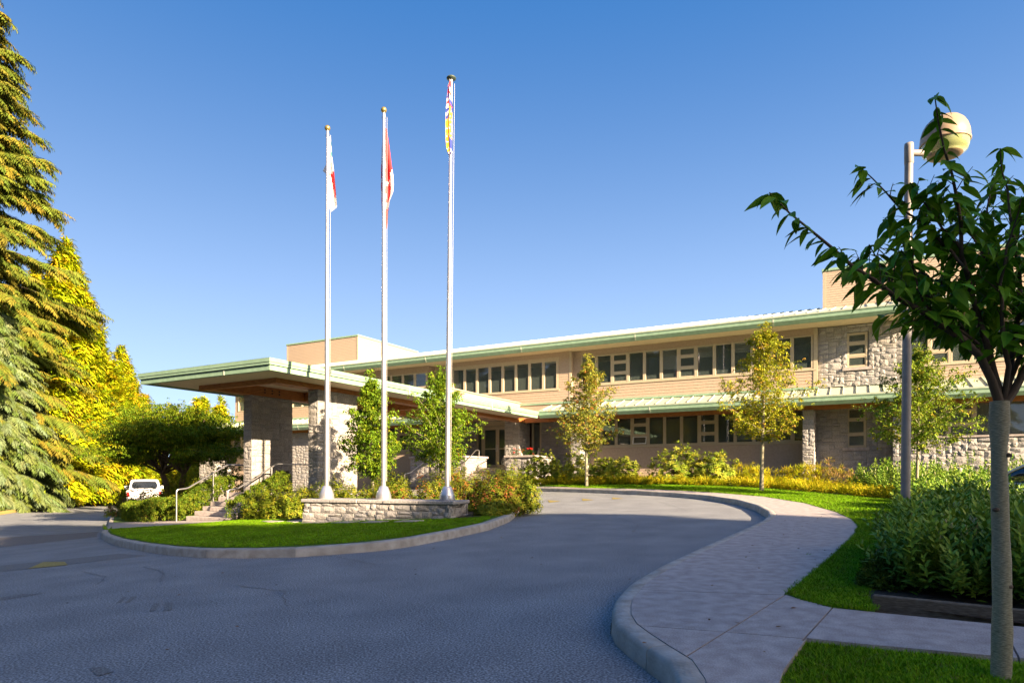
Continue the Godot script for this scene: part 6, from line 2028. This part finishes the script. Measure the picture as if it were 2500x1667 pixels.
func build_lamp() -> void:
	var at := Vector3(14.74, T(14.74, 16.56) + 0.05, 16.56)
	var t := thing("street_lamp", "grey brown lamp post with a beige egg shaped head above the near tree", "street lamp", at)
	var st := mb()
	tube(st, [at, at + Vector3(0, 0.6, 0), Vector3(14.79, 5.37, 16.54)], [0.072, 0.070, 0.060], 24)
	obj("pole", st, M.lamp_post, t)
	st = mb()
	lathe(st, Vector3(14.79, 5.34, 16.54), [[0.062, -0.30], [0.068, -0.29], [0.068, -0.02], [0.064, 0.03], [0.0, 0.035]], 24)
	obj("cap", st, M.lamp_post, t)
	var hd := Vector3(14.79, 5.40, 16.54) + RIGHT * 0.66 + DEEP * 0.12
	st = mb()
	tube(st, [Vector3(14.79, 5.22, 16.54), hd + Vector3(0, -0.12, 0) - RIGHT * 0.24], [0.045, 0.055], 12)
	obj("arm", st, M.lamp_post, t)
	st = mb()
	lathe(st, hd, [[0.355, 0.02], [0.362, 0.03], [0.362, 0.055], [0.352, 0.06], [0.350, 0.065], [0.352, 0.12], [0.342, 0.20], [0.318, 0.28], [0.275, 0.36], [0.21, 0.425], [0.13, 0.465], [0.05, 0.48], [0.0, 0.482]], 36)
	obj("shade", st, M.lamp_shell, t)
	st = mb()
	lathe(st, hd, [[0.345, 0.02], [0.335, -0.05], [0.31, -0.12], [0.25, -0.16], [0.25, -0.155], [0.30, -0.115], [0.33, -0.05], [0.34, 0.02]], 32)
	obj("lens", st, M.lamp_lens, t)
	st = mb()
	lathe(st, hd, [[0.0, -0.195], [0.16, -0.19], [0.245, -0.165], [0.262, -0.14], [0.25, -0.125], [0.0, -0.12]], 28)
	obj("bottom_ring", st, M.lamp_shell, t)
	st = mb()
	lathe(st, hd, [[0.0, -0.11], [0.05, -0.10], [0.06, 0.06], [0.0, 0.09]], 14)
	obj("bulb", st, M.white_paint, t)

# ---------------------------------------------------------------- vehicles

func wheel(t: Node3D, c: Vector3, r: float, side: float) -> void:
	var b := Basis(Vector3(0, 0, 1), PI / 2)
	var st := mb()
	lathe(st, Vector3.ZERO, [[r * 0.62, -0.10], [r * 0.93, -0.10], [r, -0.07], [r, 0.07], [r * 0.93, 0.10], [r * 0.62, 0.10]], 24)
	st.generate_normals()
	var w := put("wheel", st.commit(), M.tyre, t, Transform3D(b, c))
	st = mb()
	lathe(st, Vector3.ZERO, [[0.0, -0.08], [r * 0.60, -0.085], [r * 0.63, -0.05], [r * 0.63, 0.05], [r * 0.60, 0.085], [0.0, 0.08]], 20)
	st.generate_normals()
	put("rim", st.commit(), M.steel, w, Transform3D(Basis.IDENTITY, c) if false else Transform3D(Basis.IDENTITY, c))

func loft(st: SurfaceTool, secs: Array) -> void:
	# rings of equal length joined one after another, closed at both ends
	st.set_smooth_group(5)
	var n: int = secs[0].size()
	for i in secs.size() - 1:
		var mid := Vector3.ZERO
		for p in secs[i]: mid += p
		for p in secs[i + 1]: mid += p
		mid /= n * 2.0
		for k in n: quad(st, secs[i][k], secs[i][(k + 1) % n], secs[i + 1][(k + 1) % n], secs[i + 1][k], mid)
	st.set_smooth_group(-1)
	for e in [0, secs.size() - 1]:
		var c := Vector3.ZERO
		for p in secs[e]: c += p
		c /= n
		var inner: Vector3 = c + (secs[1][0] - secs[0][0]).normalized() * (0.1 if e == 0 else -0.1)
		for k in n: tri(st, c, secs[e][k], secs[e][(k + 1) % n], inner)

func ring(x: float, hw: float, y0: float, y1: float, top := 0.9) -> Array:
	# cross-section of a body at length x: half width, bottom, top; tumblehome at the top
	var m := lerpf(y0, y1, 0.55)
	return [Vector3(x, y0, -hw * 0.92), Vector3(x, lerpf(y0, y1, 0.2), -hw), Vector3(x, m, -hw), Vector3(x, y1 - 0.04, -hw * (top + 0.04)), Vector3(x, y1, -hw * top * 0.93), Vector3(x, y1 + 0.012, 0), Vector3(x, y1, hw * top * 0.93), Vector3(x, y1 - 0.04, hw * (top + 0.04)), Vector3(x, m, hw), Vector3(x, lerpf(y0, y1, 0.2), hw), Vector3(x, y0, hw * 0.92)]

func car(label: String, at: Vector3, turn: float, m: Material, L := 4.5) -> void:
	# a saloon: nose towards +x
	var t := thing("parked_car", label, "car", at, "cars parked at the right", turn)
	var h := L / 2.0
	var st := mb()
	loft(st, [ring(-h, 0.62, 0.38, 0.82), ring(-h + 0.08, 0.80, 0.26, 0.93), ring(-h + 0.5, 0.87, 0.22, 0.98), ring(-0.9, 0.89, 0.20, 0.96), ring(0.8, 0.89, 0.20, 0.93), ring(h - 0.9, 0.87, 0.22, 0.86), ring(h - 0.25, 0.82, 0.24, 0.74), ring(h - 0.05, 0.72, 0.30, 0.62), ring(h, 0.55, 0.36, 0.54)])
	obj("body", st, m, t)
	st = mb()
	loft(st, [ring(-h + 0.55, 0.70, 0.90, 0.99, 0.85), ring(-h + 0.95, 0.74, 0.90, 1.28, 0.78), ring(-0.75, 0.76, 0.90, 1.42, 0.78), ring(0.15, 0.76, 0.90, 1.42, 0.78), ring(0.55, 0.76, 0.90, 1.30, 0.80), ring(1.15, 0.74, 0.88, 0.95, 0.9)])
	obj("windows", st, M.car_glass, t)
	st = mb()
	loft(st, [ring(-h + 1.0, 0.60, 1.27, 1.31, 0.95), ring(-0.75, 0.62, 1.41, 1.445, 0.95), ring(0.12, 0.62, 1.41, 1.445, 0.95), ring(0.42, 0.60, 1.34, 1.37, 0.95)])
	obj("roof", st, m, t)
	for s in [-1.0, 1.0]:
		st = mb()
		for q in [[[-h + 0.6, 0.97, 0.72], [-h + 1.05, 1.30, 0.60], [-0.75, 1.425, 0.595]], [[0.08, 1.425, 0.595], [0.5, 1.32, 0.61], [1.15, 0.95, 0.72]], [[-0.35, 0.95, 0.775], [-0.38, 1.40, 0.61]]]:
			var p := []
			for a in q: p.append(Vector3(a[0], a[1], a[2] * s))
			tube(st, p, taper(0.032, 0.032, p.size()), 6)
		obj("window_frame", st, m, t)
		wheel(t, Vector3(-h + 0.85, 0.31, 0.80 * s), 0.31, s)
		wheel(t, Vector3(h - 0.85, 0.31, 0.80 * s), 0.31, s)
		st = mb()
		bx(st, Vector3(-h - 0.005, 0.68, 0.48 * s - 0.16), Vector3(-h + 0.14, 0.86, 0.48 * s + 0.16), 0.02)
		obj("tail_light", st, M.red_lens, t)
		st = mb()
		bx(st, Vector3(h - 0.20, 0.56, 0.52 * s - 0.14), Vector3(h - 0.06, 0.68, 0.52 * s + 0.14), 0.03)
		obj("headlight", st, M.lamp_lens, t)
		st = mb()
		bx(st, Vector3(0.82, 0.94, 0.88 * s - 0.10), Vector3(0.98, 1.07, 0.88 * s + 0.10), 0.03)
		obj("mirror", st, m, t)
		st = mb()
		bx(st, Vector3(-0.55, 0.74, 0.893 * s - 0.012), Vector3(-0.35, 0.765, 0.893 * s + 0.012), 0.004)
		obj("door_handle", st, M.steel, t)

func pickup(label: String, at: Vector3, turn: float) -> void:
	# seen from behind: tailgate towards -x
	var t := thing("pickup_truck", label, "pickup truck", at, "", turn)
	var st := mb()
	loft(st, [ring(-2.6, 0.90, 0.48, 1.06, 0.97), ring(-2.5, 0.95, 0.42, 1.10, 0.97), ring(-0.3, 0.96, 0.40, 1.12, 0.97), ring(1.2, 0.95, 0.40, 1.12, 0.95), ring(2.5, 0.90, 0.42, 1.0, 0.93), ring(2.75, 0.80, 0.45, 0.85, 0.93)])
	obj("body", st, M.white_car, t)
	st = mb()
	loft(st, [ring(-0.45, 0.86, 1.08, 1.16, 0.95), ring(-0.38, 0.84, 1.08, 1.72, 0.86), ring(0.75, 0.84, 1.08, 1.74, 0.86), ring(1.35, 0.84, 1.06, 1.14, 0.95)])
	obj("cab", st, M.white_car, t)
	st = mb()
	loft(st, [ring(-0.46, 0.70, 1.17, 1.62, 0.88), ring(-0.40, 0.70, 1.17, 1.62, 0.88)])
	obj("rear_window", st, M.car_glass, t)
	for s in [-1.0, 1.0]:
		st = mb()
		bx(st, Vector3(-0.2, 1.18, 0.76 * s - 0.05), Vector3(0.75, 1.60, 0.80 * s + 0.02), 0.02)
		obj("side_window", st, M.car_glass, t)
		wheel(t, Vector3(-1.6, 0.37, 0.84 * s), 0.37, s)
		wheel(t, Vector3(1.8, 0.37, 0.84 * s), 0.37, s)
		st = mb()
		bx(st, Vector3(-2.62, 0.72, 0.84 * s - 0.07), Vector3(-2.5, 1.02, 0.84 * s + 0.07), 0.02)
		obj("tail_light", st, M.red_lens, t)
		st = mb()
		bx(st, Vector3(1.0, 1.12, 1.02 * s - 0.12), Vector3(1.12, 1.34, 1.02 * s + 0.12), 0.03)
		obj("mirror", st, M.white_car, t)
	st = mb()
	bx(st, Vector3(-2.72, 0.40, -0.92), Vector3(-2.58, 0.58, 0.92), 0.03)
	obj("bumper", st, M.steel, t)
	st = mb()
	bx(st, Vector3(-2.63, 0.62, -0.74), Vector3(-2.58, 1.06, 0.74), 0.015)
	var tg := obj("tailgate", st, M.white_car, t)
	st = mb()
	bx(st, Vector3(-2.655, 0.92, -0.14), Vector3(-2.625, 0.98, 0.14), 0.005)
	obj("handle", st, M.black, tg)

# ---------------------------------------------------------------- things beyond the left drive

func build_left_side() -> void:
	var y := func(x: float, z: float) -> Vector3: return G(x, z, 0.05)
	var at: Vector3 = y.call(-30.0, 7.6)
	var t := thing("road_sign", "small square grey sign on a pale post at the left kerb", "sign", at)
	var st := mb()
	bx(st, at + Vector3(-0.05, 0, -0.05), at + Vector3(0.05, 1.65, 0.05), 0.01)
	obj("post", st, M.white_paint, t)
	st = mb()
	bx(st, Vector3(-0.30, 1.35, 0.055), Vector3(0.30, 1.85, 0.075), 0.006, Transform3D(Basis(Vector3.UP, 0.5), at))
	var sg := obj("sign_panel", st, M.lamp_post, t)
	st = mb()
	bx(st, Vector3(-0.06, 1.48, 0.076), Vector3(0.14, 1.62, 0.079), 0.0, Transform3D(Basis(Vector3.UP, 0.5), at))
	obj("red_mark", st, M.red_lens, sg)
	# sloping timber rail
	at = y.call(-33.0, 6.2)
	t = thing("timber_barrier", "sloping timber rail on two posts beyond the left kerb", "barrier", at)
	for dx in [0.0, 0.55]:
		st = mb()
		bx(st, at + Vector3(dx, -0.1, -0.08), at + Vector3(dx + 0.18, 1.05, 0.08), 0.012)
		obj("post", st, M.grey_wood, t)
	st = mb()
	for k in 2:
		tube(st, [at + Vector3(-1.6, 0.72, 0.1 - k * 0.16), at + Vector3(1.3 + k * 0.5, 1.25, 0.1 - k * 0.16)], [0.06, 0.06], 6)
	obj("rail", st, M.grey_wood, t)
	# pale posts and panels
	var said := ["thin pale post left of the white panels", "bright square pale post in front of the white panels", "pale post close to the white panels"]
	var n := 0
	for q in [[-35.3, 3.6, 0.11, 1.75], [-34.6, 2.4, 0.14, 1.35], [-35.0, 0.4, 0.10, 1.9]]:
		at = y.call(q[0], q[1])
		st = mb()
		bx(st, at + Vector3(-q[2], -0.1, -q[2]), at + Vector3(q[2], q[3], q[2]), 0.015)
		tag(obj("gate_post", st, M.white_paint), said[n], "post", "pale posts by the left drive")
		n += 1
	at = y.call(-33.7, 0.9)
	t = thing("white_screen", "broad white slatted screen at the end of the left drive", "screen fence", at)
	for k in 9:
		st = mb()
		bx(st, Vector3(-0.75 + k * 0.17, 0.02, -0.02), Vector3(-0.75 + k * 0.17 + 0.155, 1.42, 0.02), 0.005, Transform3D(Basis(Vector3.UP, 0.45), at))
		obj("slat", st, M.white_paint, t)
	at = y.call(-37.5, 4.5)
	t = thing("dark_fence", "dark brown board fence under the cypresses", "fence", at)
	for k in 34:
		st = mb()
		bx(st, Vector3(-3.4 + k * 0.2, 0.0, -0.015 + 0.012 * (k % 2)), Vector3(-3.4 + k * 0.2 + 0.185, 1.7, 0.015 + 0.012 * (k % 2)), 0.0, Transform3D(Basis(Vector3.UP, 0.75), at))
		obj("board", st, M.bark, t)
	at = y.call(-36.0, -2.6)
	t = thing("utility_pole", "slim pale pole standing behind the white pickup", "pole", at)
	st = mb()
	tube(st, [at, at + Vector3(0, 3.6, 0)], [0.09, 0.07], 10)
	obj("shaft", st, M.grey_wood, t)
	st = mb()
	lathe(st, at + Vector3(0, 3.6, 0), [[0.07, 0.0], [0.10, 0.02], [0.10, 0.10], [0.0, 0.13]], 10)
	obj("cap", st, M.grey_wood, t)
	pickup("white pickup truck seen from behind, half hidden by shrubs left of the maple", G(-25.9, 3.9, 0.0), 2.58)
	car("silver car at the right edge behind the near tree trunk", Vector3(18.1, T(18.1, 9.6) + 0.02, 9.6), 2.75, M.silver_car)
	car("glossy black car behind the silver one, at the end of the laurels", Vector3(19.3, T(19.3, 4.6) + 0.05, 4.6), 2.6, M.black_car)
	at = G(16.9, 3.6, 0.1)
	t = thing("bollard", "grey steel bollard in the laurels before the low stone wall", "bollard", at)
	st = mb()
	lathe(st, at, [[0.07, -0.1], [0.07, 1.15], [0.066, 1.2], [0.0, 1.22]], 14)
	obj("post", st, M.lamp_post, t)
	st = mb()
	lathe(st, at, [[0.072, 0.95], [0.076, 0.96], [0.076, 1.05], [0.072, 1.06]], 14)
	obj("band", st, M.steel, t)

# ---------------------------------------------------------------- the scene

func _ready() -> void:
	# camera: eye level, lens shifted upwards as in the photograph
	var cam := Camera3D.new()
	cam.name = "camera"
	add_child(cam)
	cam.position = Vector3(14.122, 0.0, 28.734)
	cam.rotation_degrees = Vector3(0, 28.5, 0)
	var near := 0.05
	cam.set_frustum(near * 1667.0 / 1575.0, Vector2(0, near * (1164.0 - 833.5) / 1575.0), near, 800.0)
	cam.current = true
	# sky and exposure
	var we := WorldEnvironment.new()
	we.name = "world_environment"
	add_child(we)
	var env := Environment.new()
	we.environment = env
	env.background_mode = Environment.BG_SKY
	var sky := Sky.new()
	var sm := ProceduralSkyMaterial.new()
	sm.sky_top_color = lin(0.001, 0.039, 0.126)
	sm.sky_horizon_color = lin(0.215, 0.285, 0.39)
	sm.sky_curve = 0.2
	sm.ground_bottom_color = lin(0.05, 0.055, 0.03)
	sm.ground_horizon_color = lin(0.20, 0.21, 0.20)
	# warm sky glow round the low sun, added as fill to lift the shade
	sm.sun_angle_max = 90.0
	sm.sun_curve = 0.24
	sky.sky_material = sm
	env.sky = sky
	env.tonemap_mode = Environment.TONE_MAPPER_LINEAR
	env.tonemap_exposure = 4.4
	env.sdfgi_enabled = true
	env.ssao_enabled = true
	env.ssil_enabled = true
	# low warm sun from the right and a little behind
	var sun := DirectionalLight3D.new()
	sun.name = "sun"
	add_child(sun)
	sun.basis = Basis.looking_at(-SUN.normalized())
	sun.light_color = Color(1.0, 0.885, 0.74)
	sun.light_energy = 1.6
	sun.light_angular_distance = 0.55
	sun.shadow_enabled = true
	make_materials()
	make_stones()
	make_clusters()
	build_ground()
	build_office()
	penthouse("siding clad penthouse on the left roof behind the canopy", -26.3, -18.9, -15.3, -8.0, 7.6, 10.48)
	penthouse("siding clad penthouse on the right roof behind the near tree's crown", 12.48, 24.0, -12.0, -6.0, 7.9, 9.95)
	build_canopy()
	build_entrance()
	build_stairs()
	build_plinth()
	build_poles()
	build_lamp()
	build_left_side()
	build_plants()
